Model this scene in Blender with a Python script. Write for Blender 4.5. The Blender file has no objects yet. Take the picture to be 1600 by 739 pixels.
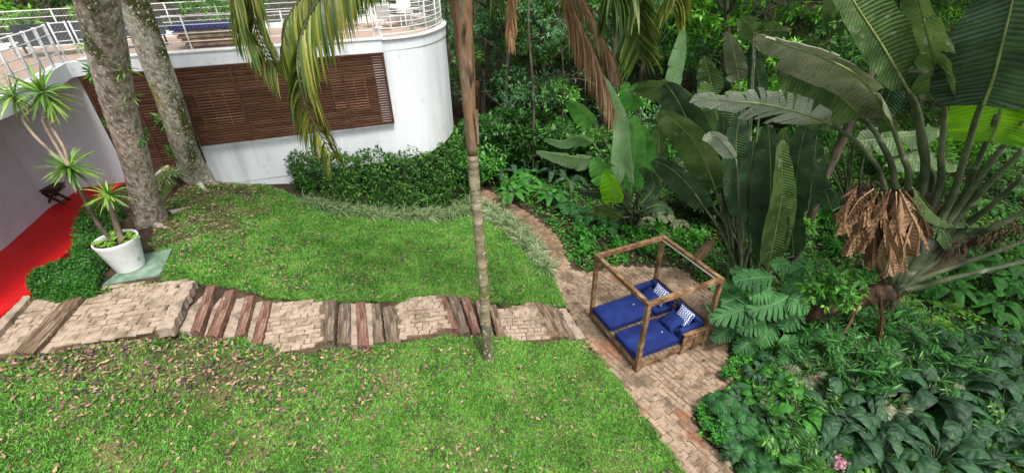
import bpy, math, random
import numpy as np
random.seed(7); rng = np.random.default_rng(7)
S = bpy.context.scene
COL = S.collection
PI = math.pi
# ------------------------------------------------------------------ camera, world, sun
FPX, PITCH, ROLL, CAMH = 699.7, .559, -.022, 7.9
def nrm(v):
    v = np.asarray(v, float); return v / (np.linalg.norm(v, axis=-1, keepdims=True) + 1e-12)
cF = np.array([0, math.cos(PITCH), -math.sin(PITCH)]); cU0 = np.array([0, math.sin(PITCH), math.cos(PITCH)]); cR0 = np.array([1., 0, 0])
cR = cR0 * math.cos(ROLL) + cU0 * math.sin(ROLL); cU = -cR0 * math.sin(ROLL) + cU0 * math.cos(ROLL)
CAM = np.array([0, 0, CAMH])
cd = bpy.data.cameras.new('camera'); cam = bpy.data.objects.new('camera', cd); COL.objects.link(cam)
cd.sensor_width = 36; cd.lens = FPX / 1600 * 36; cd.clip_end = 500; cd.clip_start = .05
from mathutils import Matrix
cam.matrix_world = Matrix(((cR[0], cU[0], -cF[0], 0), (cR[1], cU[1], -cF[1], 0), (cR[2], cU[2], -cF[2], CAMH), (0, 0, 0, 1)))
S.camera = cam
w = bpy.data.worlds.new('World'); S.world = w; w.use_nodes = True
nt = w.node_tree; bg = nt.nodes['Background']
sky = nt.nodes.new('ShaderNodeTexSky'); sky.sky_type = 'NISHITA'; sky.sun_disc = False
SUN_EL, SUN_AZ = math.radians(62), math.radians(150)
sky.sun_elevation = SUN_EL; sky.sun_rotation = SUN_AZ
sky.air_density = 1.0; sky.dust_density = 4.0; sky.ozone_density = .6
hs = nt.nodes.new('ShaderNodeHueSaturation'); hs.inputs['Saturation'].default_value = .5
nt.links.new(sky.outputs[0], hs.inputs['Color']); nt.links.new(hs.outputs[0], bg.inputs[0])
bg.inputs[1].default_value = .15
ld = bpy.data.lights.new('sun', 'SUN'); ld.energy = 2.2; ld.angle = math.radians(14); ld.color = (1, .96, .9)
sun = bpy.data.objects.new('sun', ld); COL.objects.link(sun)
sd = np.array([math.sin(SUN_AZ) * math.cos(SUN_EL), math.cos(SUN_AZ) * math.cos(SUN_EL), math.sin(SUN_EL)])
from mathutils import Vector
sun.rotation_euler = Vector(-sd).to_track_quat('-Z', 'Y').to_euler()
sun.location = (0, 0, 30)
S.view_settings.view_transform = 'Standard'; S.view_settings.look = 'None'
S.view_settings.exposure = .74; S.view_settings.gamma = 1
S.cycles.max_bounces = 8; S.cycles.diffuse_bounces = 4; S.cycles.transmission_bounces = 4; S.cycles.transparent_max_bounces = 8

# ------------------------------------------------------------------ sight lines of the survey
def ray(u, v): return cF + cR * (u - 800) / FPX - cU * (v - 369.5) / FPX
def PZ(u, v, z): d = ray(u, v); return CAM + d * (z - CAMH) / d[2]
def PY(u, v, y): d = ray(u, v); return CAM + d * y / d[1]

# ------------------------------------------------------------------ mesh builder
class MB:
    def __init__(s): s.V = []; s.F = {3: [], 4: []}; s.M = {3: [], 4: []}; s.A = []; s.n = 0
    def add(s, V, F, m=0, attr=None):
        V = np.asarray(V, float).reshape(-1, 3)
        if not isinstance(F, (list, tuple)): F = [F]
        for f in F:
            f = np.asarray(f, int)
            if f.size == 0: continue
            k = f.shape[-1]; f = f.reshape(-1, k)
            s.F[k].append(f + s.n); s.M[k].append(np.full(len(f), m, int))
        s.V.append(V); s.A.append(np.zeros(len(V)) if attr is None else np.asarray(attr, float).ravel())
        s.n += len(V)
    def box(s, c, size, rz=0, m=0, tilt=0):
        c = np.asarray(c, float); h = np.asarray(size, float) / 2
        v = np.array([[x, y, z] for x in (-1, 1) for y in (-1, 1) for z in (-1, 1)]) * h
        if tilt: v = v @ np.array([[math.cos(tilt), 0, -math.sin(tilt)], [0, 1, 0], [math.sin(tilt), 0, math.cos(tilt)]])
        ca, sa = math.cos(rz), math.sin(rz)
        v = v @ np.array([[ca, sa, 0], [-sa, ca, 0], [0, 0, 1]])
        s.add(v + c, np.array([[0, 1, 3, 2], [4, 6, 7, 5], [0, 4, 5, 1], [2, 3, 7, 6], [0, 2, 6, 4], [1, 5, 7, 3]]), m)
    def bar(s, a, b, wd, ht, m=0, up=(0, 0, 1)):
        a = np.asarray(a, float); b = np.asarray(b, float); t = nrm(b - a)
        sd_ = np.cross(t, up)
        if np.linalg.norm(sd_) < 1e-3: sd_ = np.cross(t, (0, 1, 0))
        sd_ = nrm(sd_); u = np.cross(sd_, t)
        q = [a + sd_ * i * wd / 2 + u * j * ht / 2 for i, j in ((-1, -1), (1, -1), (1, 1), (-1, 1))]
        q += [b + sd_ * i * wd / 2 + u * j * ht / 2 for i, j in ((-1, -1), (1, -1), (1, 1), (-1, 1))]
        s.add(q, np.array([[0, 1, 2, 3], [7, 6, 5, 4], [0, 4, 5, 1], [1, 5, 6, 2], [2, 6, 7, 3], [3, 7, 4, 0]]), m)
    def tube(s, P, R, sides=8, m=0, rf=None, cap=True, flat=1.0):
        P = np.asarray(P, float); n = len(P); R = np.broadcast_to(np.asarray(R, float), (n,))
        T = np.gradient(P, axis=0); T = nrm(T)
        ref = np.array([0, 0, 1.]) if abs(T[0][2]) < .9 else np.array([1., 0, 0])
        U = nrm(np.cross(T[0], ref)); out = []
        th = np.linspace(0, 2 * PI, sides, endpoint=False)
        for i in range(n):
            U = nrm(U - T[i] * (U @ T[i])); W = np.cross(T[i], U)
            r = R[i] * (np.ones(sides) if rf is None else rf(i, th))
            out.append(P[i] + np.outer(np.cos(th) * r, U) + np.outer(np.sin(th) * r * flat, W))
        V = np.concatenate(out)
        i = np.arange(n - 1)[:, None] * sides; j = np.arange(sides)[None]; jn = (j + 1) % sides
        F = np.stack([i + j, i + jn, i + sides + jn, i + sides + j], -1).reshape(-1, 4)
        att = np.repeat(np.arange(n), sides)
        if cap:
            V = np.concatenate([V, P[:1], P[-1:]]); b = (n - 1) * sides
            f3 = np.array([[n * sides, (k + 1) % sides, k] for k in range(sides)] + [[n * sides + 1, b + k, b + (k + 1) % sides] for k in range(sides)])
            s.add(V, [F, f3], m, np.concatenate([att, [0, n - 1]])); return
        s.add(V, F, m, att)
    def grid(s, G, m=0, attr=None):
        G = np.asarray(G, float); a, b = G.shape[:2]
        i = np.arange(a - 1)[:, None] * b; j = np.arange(b - 1)[None]
        s.add(G.reshape(-1, 3), np.stack([i + j, i + b + j, i + b + j + 1, i + j + 1], -1).reshape(-1, 4), m, attr)
    def inst(s, tv, tf, P, X, Z, L, W, m=0):
        """many copies of one small leaf shape, as real faces"""
        P = np.asarray(P); X = nrm(X); Y = nrm(np.cross(Z, X)); Z = np.cross(X, Y); N = len(P)
        L = np.broadcast_to(L, (N,)); W = np.broadcast_to(W, (N,))
        V = P[:, None] + X[:, None] * (tv[None, :, 0:1] * L[:, None, None]) + Y[:, None] * (tv[None, :, 1:2] * W[:, None, None]) + Z[:, None] * (tv[None, :, 2:3] * L[:, None, None])
        off = (np.arange(N) * len(tv))[:, None, None]
        s.add(V.reshape(-1, 3), [(f[None] + off).reshape(-1, f.shape[1]) for f in tf], m)
    def build(s, name, mats, parent=None, smooth=False):
        me = bpy.data.meshes.new(name); V = np.concatenate(s.V) if s.V else np.zeros((0, 3))
        if not isinstance(mats, (list, tuple)): mats = [mats]
        for m in mats: me.materials.append(m)
        idx = []; st = []; mi = []; p = 0
        for k in (3, 4):
            if s.F[k]:
                f = np.concatenate(s.F[k]); idx.append(f.ravel()); st.append(p + np.arange(len(f)) * k); p += f.size; mi.append(np.concatenate(s.M[k]))
        me.vertices.add(len(V)); me.vertices.foreach_set('co', V.astype(np.float32).ravel())
        idx = np.concatenate(idx).astype(np.int32); st = np.concatenate(st).astype(np.int32)
        me.loops.add(len(idx)); me.loops.foreach_set('vertex_index', idx)
        me.polygons.add(len(st)); me.polygons.foreach_set('loop_start', st)
        me.polygons.foreach_set('material_index', np.concatenate(mi).astype(np.int32))
        me.polygons.foreach_set('use_smooth', np.full(len(st), bool(smooth)))
        me.update(calc_edges=True)
        a = me.attributes.new('lt', 'FLOAT', 'POINT'); a.data.foreach_set('value', np.concatenate(s.A).astype(np.float32))
        o = bpy.data.objects.new(name, me); COL.objects.link(o)
        if parent is not None: o.parent = parent
        return o

def tag(o, label=None, cat=None, group=None, kind=None):
    if label: o['label'] = label
    if cat: o['category'] = cat
    if group: o['group'] = group
    if kind: o['kind'] = kind
    return o
def thing(name, label, cat, loc=(0, 0, 0), rz=0, group=None):
    o = bpy.data.objects.new(name, None); COL.objects.link(o); o.location = tuple(loc); o.rotation_euler = (0, 0, rz)
    o.empty_display_size = .1
    return tag(o, label, cat, group)
def dup(root, loc, rz=0, sc=1, label=None, group=None, tilt=(0, 0)):
    r = root.copy(); COL.objects.link(r); r.location = tuple(loc); r.rotation_euler = (tilt[0], tilt[1], rz); r.scale = (sc,) * 3
    if label: r['label'] = label
    if group: r['group'] = group
    for ch in list(root.children):
        c = ch.copy(); COL.objects.link(c); c.parent = r
        for g in ch.children:
            d = g.copy(); COL.objects.link(d); d.parent = c
    return r
def local(P, loc): return np.asarray(P, float) - np.asarray(loc, float)

# ------------------------------------------------------------------ materials
def lin(h):
    h = h.lstrip('#'); c = [int(h[i:i + 2], 16) / 255 for i in (0, 2, 4)]
    return tuple((x / 12.92 if x <= .04045 else ((x + .055) / 1.055) ** 2.4) for x in c) + (1,)
def mat(name, cols,  rough=.7, scale=4, stretch=(1, 1, 1), island=0., objrand=0., trans=0., bump=0., bscale=None, detail=6, ribs=0., spec=.3, contrast=1., spots=None, moss=None, ribdark=0., bdist=.02, gain=1.):
    m = bpy.data.materials.new(name); m.use_nodes = True; t = m.node_tree; N = t.nodes.new; Lk = t.links.new
    b = t.nodes['Principled BSDF']; out = t.nodes['Material Output']
    tc = N('ShaderNodeTexCoord'); mp = N('ShaderNodeMapping'); mp.inputs['Scale'].default_value = stretch; Lk(tc.outputs['Object'], mp.inputs[0])
    no = N('ShaderNodeTexNoise'); no.inputs['Scale'].default_value = scale; no.inputs['Detail'].default_value = detail; no.inputs['Roughness'].default_value = .62; Lk(mp.outputs[0], no.inputs[0])
    def math_(op, a, b_):
        n = N('ShaderNodeMath'); n.operation = op
        for k, v in ((0, a), (1, b_)):
            if hasattr(v, 'is_linked'): Lk(v, n.inputs[k])
            else: n.inputs[k].default_value = v
        return n.outputs[0]
    f = math_('ADD', math_('MULTIPLY', math_('SUBTRACT', no.outputs[0], .5), 2.2 * contrast), .5)
    if island:
        g = N('ShaderNodeNewGeometry'); f = math_('ADD', math_('MULTIPLY', f, 1 - island), math_('MULTIPLY', g.outputs['Random Per Island'], island))
    if objrand:
        oi = N('ShaderNodeObjectInfo'); f = math_('ADD', f, math_('MULTIPLY', math_('SUBTRACT', oi.outputs['Random'], .5), objrand))
    r = N('ShaderNodeValToRGB'); Lk(f, r.inputs[0]); e = r.color_ramp.elements
    cs = [tuple(x * gain for x in lin(c)[:3]) + (1,) for c in cols]
    e[0].color = cs[0]; e[-1].color = cs[-1]; e[0].position = 0.08; e[-1].position = .92
    for i, c in enumerate(cs[1:-1]):
        q = r.color_ramp.elements.new(.08 + .84 * (i + 1) / (len(cs) - 1)); q.color = c
    col = r.outputs[0]
    def overlay(c, color, sc, lo, hi, st=(1, 1, 1)):
        mp2 = N('ShaderNodeMapping'); mp2.inputs['Scale'].default_value = st; mp2.inputs['Location'].default_value = (3.1, 7.7, 1.3); Lk(tc.outputs['Object'], mp2.inputs[0])
        n2 = N('ShaderNodeTexNoise'); n2.inputs['Scale'].default_value = sc; n2.inputs['Detail'].default_value = 5; Lk(mp2.outputs[0], n2.inputs[0])
        mr = N('ShaderNodeMapRange'); Lk(n2.outputs[0], mr.inputs[0]); mr.inputs[1].default_value = lo; mr.inputs[2].default_value = hi
        mx = N('ShaderNodeMix'); mx.data_type = 'RGBA'; Lk(mr.outputs[0], mx.inputs[0]); Lk(c, mx.inputs[6]); mx.inputs[7].default_value = lin(color)
        return mx.outputs[2]
    for ov in (moss or []): col = overlay(col, *ov)
    for ov in (spots or []): col = overlay(col, *ov)
    hgt = None
    if ribs:
        at = N('ShaderNodeAttribute'); at.attribute_name = 'lt'
        jt = math_('ADD', math_('MULTIPLY', at.outputs['Fac'], ribs), math_('MULTIPLY', no.outputs[0], 3.0))
        sn = math_('SINE', jt, 0); hgt = math_('MULTIPLY', sn, 1.0)
        if ribdark:
            mx = N('ShaderNodeMix'); mx.data_type = 'RGBA'; mx.blend_type = 'MULTIPLY'; Lk(math_('MULTIPLY', math_('ADD', math_('MULTIPLY', sn, .5), .5), ribdark), mx.inputs[0]); Lk(col, mx.inputs[6]); mx.inputs[7].default_value = (.45, .5, .4, 1); col = mx.outputs[2]
    Lk(col, b.inputs['Base Color']); b.inputs['Roughness'].default_value = rough
    b.inputs['Specular IOR Level'].default_value = spec
    if bump:
        bn = N('ShaderNodeTexNoise'); bn.inputs['Scale'].default_value = bscale or scale * 4; bn.inputs['Detail'].default_value = 8; Lk(mp.outputs[0], bn.inputs[0])
        hh = bn.outputs[0] if hgt is None else math_('ADD', bn.outputs[0], hgt)
        bu = N('ShaderNodeBump'); bu.inputs['Strength'].default_value = bump; bu.inputs['Distance'].default_value = bdist; Lk(hh, bu.inputs['Height']); Lk(bu.outputs[0], b.inputs['Normal'])
    if trans:
        tr = N('ShaderNodeBsdfTranslucent'); hs_ = N('ShaderNodeHueSaturation'); hs_.inputs['Value'].default_value = 1.5; hs_.inputs['Hue'].default_value = .485; Lk(col, hs_.inputs['Color']); Lk(hs_.outputs[0], tr.inputs[0])
        ms = N('ShaderNodeMixShader'); ms.inputs[0].default_value = trans; Lk(b.outputs[0], ms.inputs[1]); Lk(tr.outputs[0], ms.inputs[2]); Lk(ms.outputs[0], out.inputs[0])
    return m
M = {}
M['wall'] = mat('white_render', ['#ced3d8', '#dde1e5', '#e6e9ec'], .8, 1.1, (1, 1, .25), bump=.15, bscale=30, detail=9, spots=[('#b4b9bd', 1.8, .58, .8, (1.5, 1.5, .08)), ('#c6c2b6', 3, .64, .8)])
M['kerb'] = mat('white_paint_kerb', ['#dad8d2', '#e8e6e2', '#efeeeb'], .7, 3, bump=.2, spots=[('#aaa69c', 7, .66, .8)])
M['lav'] = mat('lilac_render', ['#bdb6bc', '#c8c2c8', '#d0cad0'], .85, 1.2, bump=.15, spots=[('#aaa4aa', 1.3, .58, .8, (1, 1, .2))])
M['rail'] = mat('white_painted_metal', ['#d8d8d5', '#e8e8e6'], .45, 8)
M['net'] = mat('netting', ['#9c9c98', '#bdbdb8'], .6, 8)
M['louvre'] = mat('brown_slats', ['#4e3427', '#73503e', '#8e6953'], .6, 3, (.6, .6, 6), bump=.2, island=.35)
M['frame'] = mat('dark_brown_frame', ['#3a241b', '#4e3226', '#5c3e30'], .6, 5)
M['dark'] = mat('dark_void', ['#15110e', '#1f1a16'], .8)
M['tile'] = mat('terrace_deck', ['#94806f', '#a89080', '#b5a394'], .7, 2, (1, 9, 1), bump=.1)
M['red'] = mat('red_floor', ['#b01214', '#ca171b', '#d42326'], .6, 1.2, bump=.15, bscale=25, detail=9, spots=[('#a8443f', 2.2, .6, .85), ('#8a1a18', 1.1, .62, .8)])
M['path'] = mat('path_stone', ['#665340', '#846e58', '#9a8570'], .9, 6, island=.3, bump=.6, bscale=40, moss=[('#4f4634', 2.1, .5, .7)])
M['stone'] = mat('cobble', ['#80705f', '#9a8876', '#af9d8b', '#9c8674'], .85, 7, island=.35, bump=.6, bscale=45, moss=[('#5c5540', 1.1, .55, .8), ('#7a6a52', 4, .5, .7)])
M['cobred'] = mat('cobble_red', ['#74634f', '#8e7a66', '#a38f7a', '#92735e'], .85, 5, island=.35, bump=.6, bscale=45, moss=[('#5e5040', 4, .5, .68), ('#9c5e40', 1.0, .56, .7), ('#5c5040', 1.3, .52, .72)])
M['joint'] = mat('joint_soil', ['#514434', '#6e5c48', '#85705a'], .95, 9, bump=.6)
M['kstone'] = mat('kerb_stone', ['#7a6c5e', '#9f8e7e', '#b3a294'], .85, 6, island=.3, bump=.6, bscale=30, moss=[('#565242', 3, .55, .75)])
for k, c in dict(sred=['#43302a', '#6c4c40', '#856356', '#9a806e'], sgrey=['#3a3028', '#5e5044', '#7a695a', '#948573'], sbrown=['#3c2e24', '#604b3c', '#7e6a56', '#958772']).items():
    M[k] = mat('sleeper_' + k, c, 0.9, 3.0, (6, .5, 3), bump=1, bscale=12, contrast=1.2, detail=9, spots=[('#aaa294', 3, .6, .76, (4, 1, 2))], moss=[('#51562f', 2.3, .6, .8)], bdist=.03)
M['soil'] = mat('soil', ['#251e16', '#3b3024', '#524434'], .95, 2.5, bump=.6, bscale=30)
M['lawnsoil'] = mat('lawn_thatch', ['#2a3416', '#415022', '#575834', '#6a5a42'], .95, 1.6, bump=.6, bscale=40, detail=9)
M['grass'] = mat('grass_blades', ['#3a6622', '#558c34', '#73aa46', '#9ac464'], .5, 1.6, island=.55, trans=.3)
M['litter'] = mat('dry_leaves', ['#3c3436', '#4e4244', '#7a5c50', '#a07c66', '#b89a7c', '#6a5c60', '#94865c'], .7, 2, island=.95, trans=.1)
M['wood'] = mat('weathered_wood', ['#483424', '#6c4f37', '#8a6c4c', '#a08a6c'], .75, 4, (1, 1, 1), bump=.4, bscale=25, spots=[('#98876c', 6, .6, .74)])
M['wood2'] = mat('grey_deck_wood', ['#4c4030', '#6e5e49', '#8a7a64'], .85, 5, bump=.4)
M['blue'] = mat('navy_canvas', ['#0e1b4e', '#142660', '#1c3372'], .85, 2.5, bump=.35, bscale=6, bdist=.03)
M['piping'] = mat('navy_piping', ['#0a1346', '#0e1a58'], .7)
M['bark'] = mat('grey_bark', ['#655850', '#8b7c70', '#a6988c', '#b8aca0'], .9, 13, (1, 1, .5), gain=1.15, bump=1, bscale=10, contrast=1.3, detail=9, moss=[('#4c4f2c', 1.6, .53, .66, (1, 1, .3)), ('#8c7858', 2.1, .6, .8)], spots=[('#b9b3a6', 4, .56, .74), ('#dcdace', 19, .6, .65)], bdist=.05)
M['bark2'] = mat('mossy_bark', ['#6a6252', '#8e8876', '#a8a292', '#bab4a4'], .9, 13, (1, 1, .5), gain=1.15, bump=1, bscale=10, contrast=1.3, detail=9, moss=[('#4f5024', 1.4, .52, .62, (1, 1, .35)), ('#8e8c26', 1.5, .52, .66, (1, 1, .5))], spots=[('#bcb8aa', 4, .56, .74), ('#dcdcd0', 19, .59, .64)], bdist=.05)
M['tbark'] = mat('forest_bark', ['#3a3229', '#5c5244', '#7d7362'], .9, 4, (1, 1, .4), bump=.5, objrand=.3)
M['ptrunk'] = mat('palm_bark', ['#6c6048', '#8c8268', '#a89e84'], .85, 3, (1, 1, 5), bump=.5, bscale=12, spots=[('#5c5b30', 2.6, .54, .68), ('#c0bcac', 12, .63, .7)], ribs=1.5, ribdark=.12)
M['ptrunk_low'] = mat('palm_bark_mossy', ['#3f4426', '#5f5c44', '#7c745f'], .9, 6, bump=.6, spots=[('#b9b7aa', 14, .56, .62)])
M['psheath'] = mat('palm_sheath', ['#463428', '#74583f', '#947656', '#6e6050', '#93846e'], .75, 1.6, (5, 5, .7), bump=.6, contrast=1.3, spots=[('#33261c', 2, .58, .68, (3, 3, .8)), ('#9a9284', 2.4, .62, .72, (3, 3, 1))])
def fol(name, cols, **k):
    d = dict(rough=.45, scale=.5, island=.6, trans=.28, spec=.45, objrand=.25); d.update(k); M[name] = mat(name, cols, **d)
fol('fol_dark', ['#162c10', '#274a1a', '#3c6828', '#628f42'], gain=1.5)
fol('fol_mid', ['#22461a', '#387024', '#539034', '#7cb050'], gain=1.25)
fol('fol_light', ['#386e1e', '#5c9c2c', '#80c03e', '#a4dc58'])
fol('fol_blue', ['#22422a', '#385f3c', '#527f50', '#80a672'], gain=1.4)
fol('fol_ginger', ['#1a4018', '#2b5c24', '#3f7a32', '#5f9a48'], gain=1.25)
fol('hedge', ['#1c3a14', '#335c22', '#4d8030', '#82a848'], scale=1.2, gain=1.15)
fol('box', ['#1c4216', '#2c6020', '#3d7c2a', '#579a38'], scale=1.5)
fol('lirio', ['#4f6a3c', '#728c58', '#9fb088', '#ccd0b0'], scale=1)
fol('lirio_dry', ['#3f5a30', '#5f7c48', '#8aa070', '#b0bc90'], scale=1)
fol('cover', ['#1c4a14', '#2f701c', '#418c28', '#62ab3a'], scale=.6, gain=1.2)
fol('cover_lime', ['#3f6f1a', '#5f9728', '#84b938', '#a5cf52'], scale=.6)
fol('frond', ['#3c4f1c', '#566e24', '#74862e', '#96963c', '#8c6a40'], island=.8, scale=1)
fol('frond_mixed', ['#3a5420', '#547030', '#7a8c3c', '#a8a860', '#5e7a38'], island=.8, scale=1)
fol('frond_green', ['#29401a', '#3e5a24', '#567530', '#8a9648'], island=.7, scale=1)
fol('frond_dead', ['#6a4a30', '#95704c', '#b8936a', '#cfae84'], island=.9, scale=2, trans=.1)
fol('yucca', ['#3f6a26', '#5f8f34', '#85ad4c', '#a9c66c'], island=.6, scale=2)
def blf(name, cols, **k):
    d = dict(rough=.4, scale=1.6, island=.12, trans=.26, spec=.5, objrand=.2, ribs=90, bump=.35, ribdark=.35, bscale=20); d.update(k); M[name] = mat(name, cols, **d)
blf('bl_dark', ['#243a24', '#324d30', '#456340', '#5a7852'], rough=.42)
blf('bl_olive', ['#2c4220', '#425f2e', '#5a783e', '#738c52'], spots=[('#8d9278', 6, .6, .72)])
blf('bl_grey', ['#525f42', '#6f7a58', '#8b9274', '#a2a68c'], spots=[('#5b5d48', 9, .6, .7)], gain=.9)
blf('bl_silver', ['#7d8970', '#9aa58e', '#b5bda8', '#c5cabb'], ribdark=.2)
blf('bl_green', ['#2d5e22', '#3f7a2e', '#57933e', '#6ba650'], gain=1.15)
blf('bl_pale', ['#5f8a54', '#7aa26a', '#93b684', '#a5c296'], rough=.35)
blf('bl_bright', ['#5a9c14', '#74b81c', '#8ccb2a'], trans=.5)
blf('bl_dead', ['#5e4634', '#86664c', '#a88666', '#c0a082'], trans=.12, ribs=60, ribdark=.12, rough=.7, spec=.2, island=.35)
blf('bl_brown', ['#3c2a1e', '#5a402e', '#7a5a42'], trans=.05, ribdark=.1, rough=.8, spec=.2)
blf('monst', ['#1e4222', '#2d5c30', '#43783f', '#5c9456'], ribs=0, ribdark=0, rough=.6, spec=.25)
blf('und_dark', ['#182e1c', '#243f28', '#345438', '#4c7050'], ribs=40, rough=.55, spec=.35, gain=1.35)
blf('und_green', ['#1f4d18', '#306a22', '#45872e', '#5c9c3e'], ribs=40, rough=.55, spec=.35, gain=1.1)
M['rib2'] = mat('green_rib', ['#2c5228', '#3f6a36', '#527c44'], .5, 5)
M['rib'] = mat('leaf_rib', ['#5f7040', '#7f8f54', '#93a068'], .5, 5)
M['petiole'] = mat('petiole', ['#2e3826', '#434f36', '#596346', '#6c7355'], .55, 2.2, objrand=.2, spots=[('#9aa092', 3, .6, .75)])
M['sheath2'] = mat('fan_sheath', ['#26231a', '#3b3826', '#524e34', '#665c3e'], .6, 2.5, objrand=.5, spots=[('#4a3220', 2.5, .55, .7)], bump=.4)
M['fibre'] = mat('brown_fibre', ['#2b2018', '#463528', '#665040'], .95, 6, (1, 1, .3), bump=1)
M['pot'] = mat('white_pot', ['#c2c4c2', '#d4d6d4', '#dddedc'], .6, 3, spots=[('#8e9088', 5, .64, .74)], bump=.1)
M['slab'] = mat('green_slab', ['#4c6656', '#67836f', '#86998a'], .8, 4, spots=[('#8b7d6c', 3, .55, .68)], bump=.3)
M['white'] = mat('white_plastic', ['#dcdcda', '#e8e8e6'], .5)
M['mesh'] = mat('grey_weave', ['#a9a9a4', '#bdbdb8'], .7, 60)
M['dgrey'] = mat('dark_grey', ['#33373c', '#484d52'], .6, 6)
M['dwood'] = mat('dark_wood', ['#24130f', '#3c211a', '#4a2c22'], .5, 4)
M['pink'] = mat('pink_petals', ['#c67d97', '#dba0b4', '#e9c0cc'], .6, 6, island=.6, trans=.3)

def inpoly(P, poly):
    x, y = P[..., 0], P[..., 1]; c = np.zeros(x.shape, bool); n = len(poly)
    for i in range(n):
        x1, y1 = poly[i][:2]; x2, y2 = poly[(i + 1) % n][:2]
        t = (y1 > y) != (y2 > y)
        with np.errstate(divide='ignore', invalid='ignore'): c ^= t & (x < (x2 - x1) * (y - y1) / (y2 - y1 + 1e-12) + x1)
    return c
def catmull(P, n):
    P = np.asarray(P, float)
    if len(P) == 2: return P[0] + (P[1] - P[0]) * np.linspace(0, 1, n)[:, None]
    Q = np.concatenate([[2 * P[0] - P[1]], P, [2 * P[-1] - P[-2]]]); m = len(P) - 1; out = []
    for t in np.linspace(0, m - 1e-6, n):
        i = int(t); f = t - i; a, b, c, d = Q[i:i + 4]
        out.append(.5 * (2 * b + (c - a) * f + (2 * a - 5 * b + 4 * c - d) * f * f + (3 * b - a - 3 * c + d) * f ** 3))
    return np.array(out)
# ------------------------------------------------------------------ terrain
# the flight of steps: near-left, near-right, far-right, far-left corner of each sleeper and its height
STEPS = [
    ([(20, 550), (52, 551), (128, 463), (100, 466)], 2.27, .25, 'sbrown', 'long dark brown sleeper across the topmost cobbled landing beside the red floor'),
    ([(297, 517), (312, 517), (337, 445), (323, 445)], 1.93, .3, 'sred', 'reddish sleeper with two dark bolt holes just below the stone kerb'),
    ([(321, 524), (340, 525), (366, 452), (351, 455)], 1.78, .3, 'sred', 'cracked reddish sleeper with a pale split edge, third step riser from the left'),
    ([(366, 525), (381, 522), (397, 461), (383, 462)], 1.63, .3, 'sred', 'brown sleeper with a rotten near end between two reddish ones'),
    ([(391, 537), (408, 536), (424, 470), (410, 470)], 1.5, .25, 'sred', 'orange red sleeper edging the left side of the second cobbled landing'),
    ([(503, 534), (521, 530), (524, 467), (506, 470)], 1.38, .25, 'sgrey', 'dark grey mossy sleeper edging the right side of the second cobbled landing'),
    ([(526, 536), (547, 535), (547, 472), (530, 475)], 1.24, .3, 'sgrey', 'mossy dark sleeper with earth and weeds along its middle'),
    ([(557, 539), (576, 538), (569, 470), (555, 472)], 1.13, .3, 'sred', 'orange red sleeper standing alone between grey ones mid stairs'),
    ([(582, 535), (600, 535), (593, 473), (580, 475)], 1.0, .3, 'sgrey', 'narrow grey sleeper just right of the lone orange red one'),
    ([(604, 536), (626, 537), (616, 477), (597, 479)], .88, .25, 'sgrey', 'grey sleeper edging the left side of the third cobbled landing'),
    ([(698, 514), (715, 512), (697, 461), (680, 461)], .79, .25, 'sred', 'pale red sleeper edging the right side of the third cobbled landing'),
    ([(717, 521), (734, 518), (716, 462), (699, 462)], .68, .25, 'sgrey', 'grey sleeper between two reddish ones left of the palm trunk'),
    ([(738, 521), (751, 519), (732, 463), (719, 463)], .58, .25, 'sred', 'narrow orange sleeper just left of the palm trunk'),
    ([(756, 525), (771, 523), (757, 467), (742, 468)], .48, .25, 'sgrey', 'sleeper mostly hidden behind the palm trunk'),
    ([(777, 527), (790, 524), (775, 475), (764, 477)], .38, .2, 'sbrown', 'brown sleeper just right of the palm trunk edging the last landing'),
    ([(858, 527), (873, 524), (845, 472), (829, 472)], .31, .25, 'sbrown', 'brown sleeper edging the right side of the last cobbled landing'),
    ([(874, 527), (888, 525), (859, 476), (845, 474)], .22, .25, 'sbrown', 'weathered sleeper in the middle of the three beside the patio'),
    ([(889, 530), (901, 528), (872, 481), (859, 478)], .14, .2, 'sgrey', 'grey sleeper against the pale stone kerb by the patio')]
STEPZ = [(-14, 2.24), (-9.6, 2.24)]
_near, _far = [PZ(-60, 575, 2.24), PZ(-30, 560, 2.24)], [PZ(-60, 505, 2.24), PZ(30, 468, 2.24)]
for _q, _z, _t, _m, _l in STEPS + [([(240, 515), (268, 512), (303, 438), (280, 441)], 2.17, 0, 0, 0), ([(901, 530), (915, 527), (884, 481), (873, 482)], .07, 0, 0, 0)]:
    _p = [PZ(u, v, _z) for u, v in _q]; STEPZ += [((_p[0][0] + _p[3][0]) / 2, _z - .03), ((_p[1][0] + _p[2][0]) / 2, _z - .05)]
    _near += [_p[0], _p[1]]; _far += [_p[3], _p[2]]
STEPZ = sorted(STEPZ) + [(1.75, 0), (60, 0)]
_near.sort(key=lambda p: p[0]); _far.sort(key=lambda p: p[0])
CORR = [tuple(p[:2] + np.array([0, -.02])) for p in _near] + [tuple(p[:2] + np.array([0, .03])) for p in _far[::-1]]
sx_, sz_ = np.array(STEPZ).T
def smooth01(x): x = np.clip(x, 0, 1); return x * x * (3 - 2 * x)
def zs(x):
    return sum(np.interp(np.asarray(x) + d, sx_, sz_) * k for d, k in ((-.35, .25), (0, .5), (.35, .25)))
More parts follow.
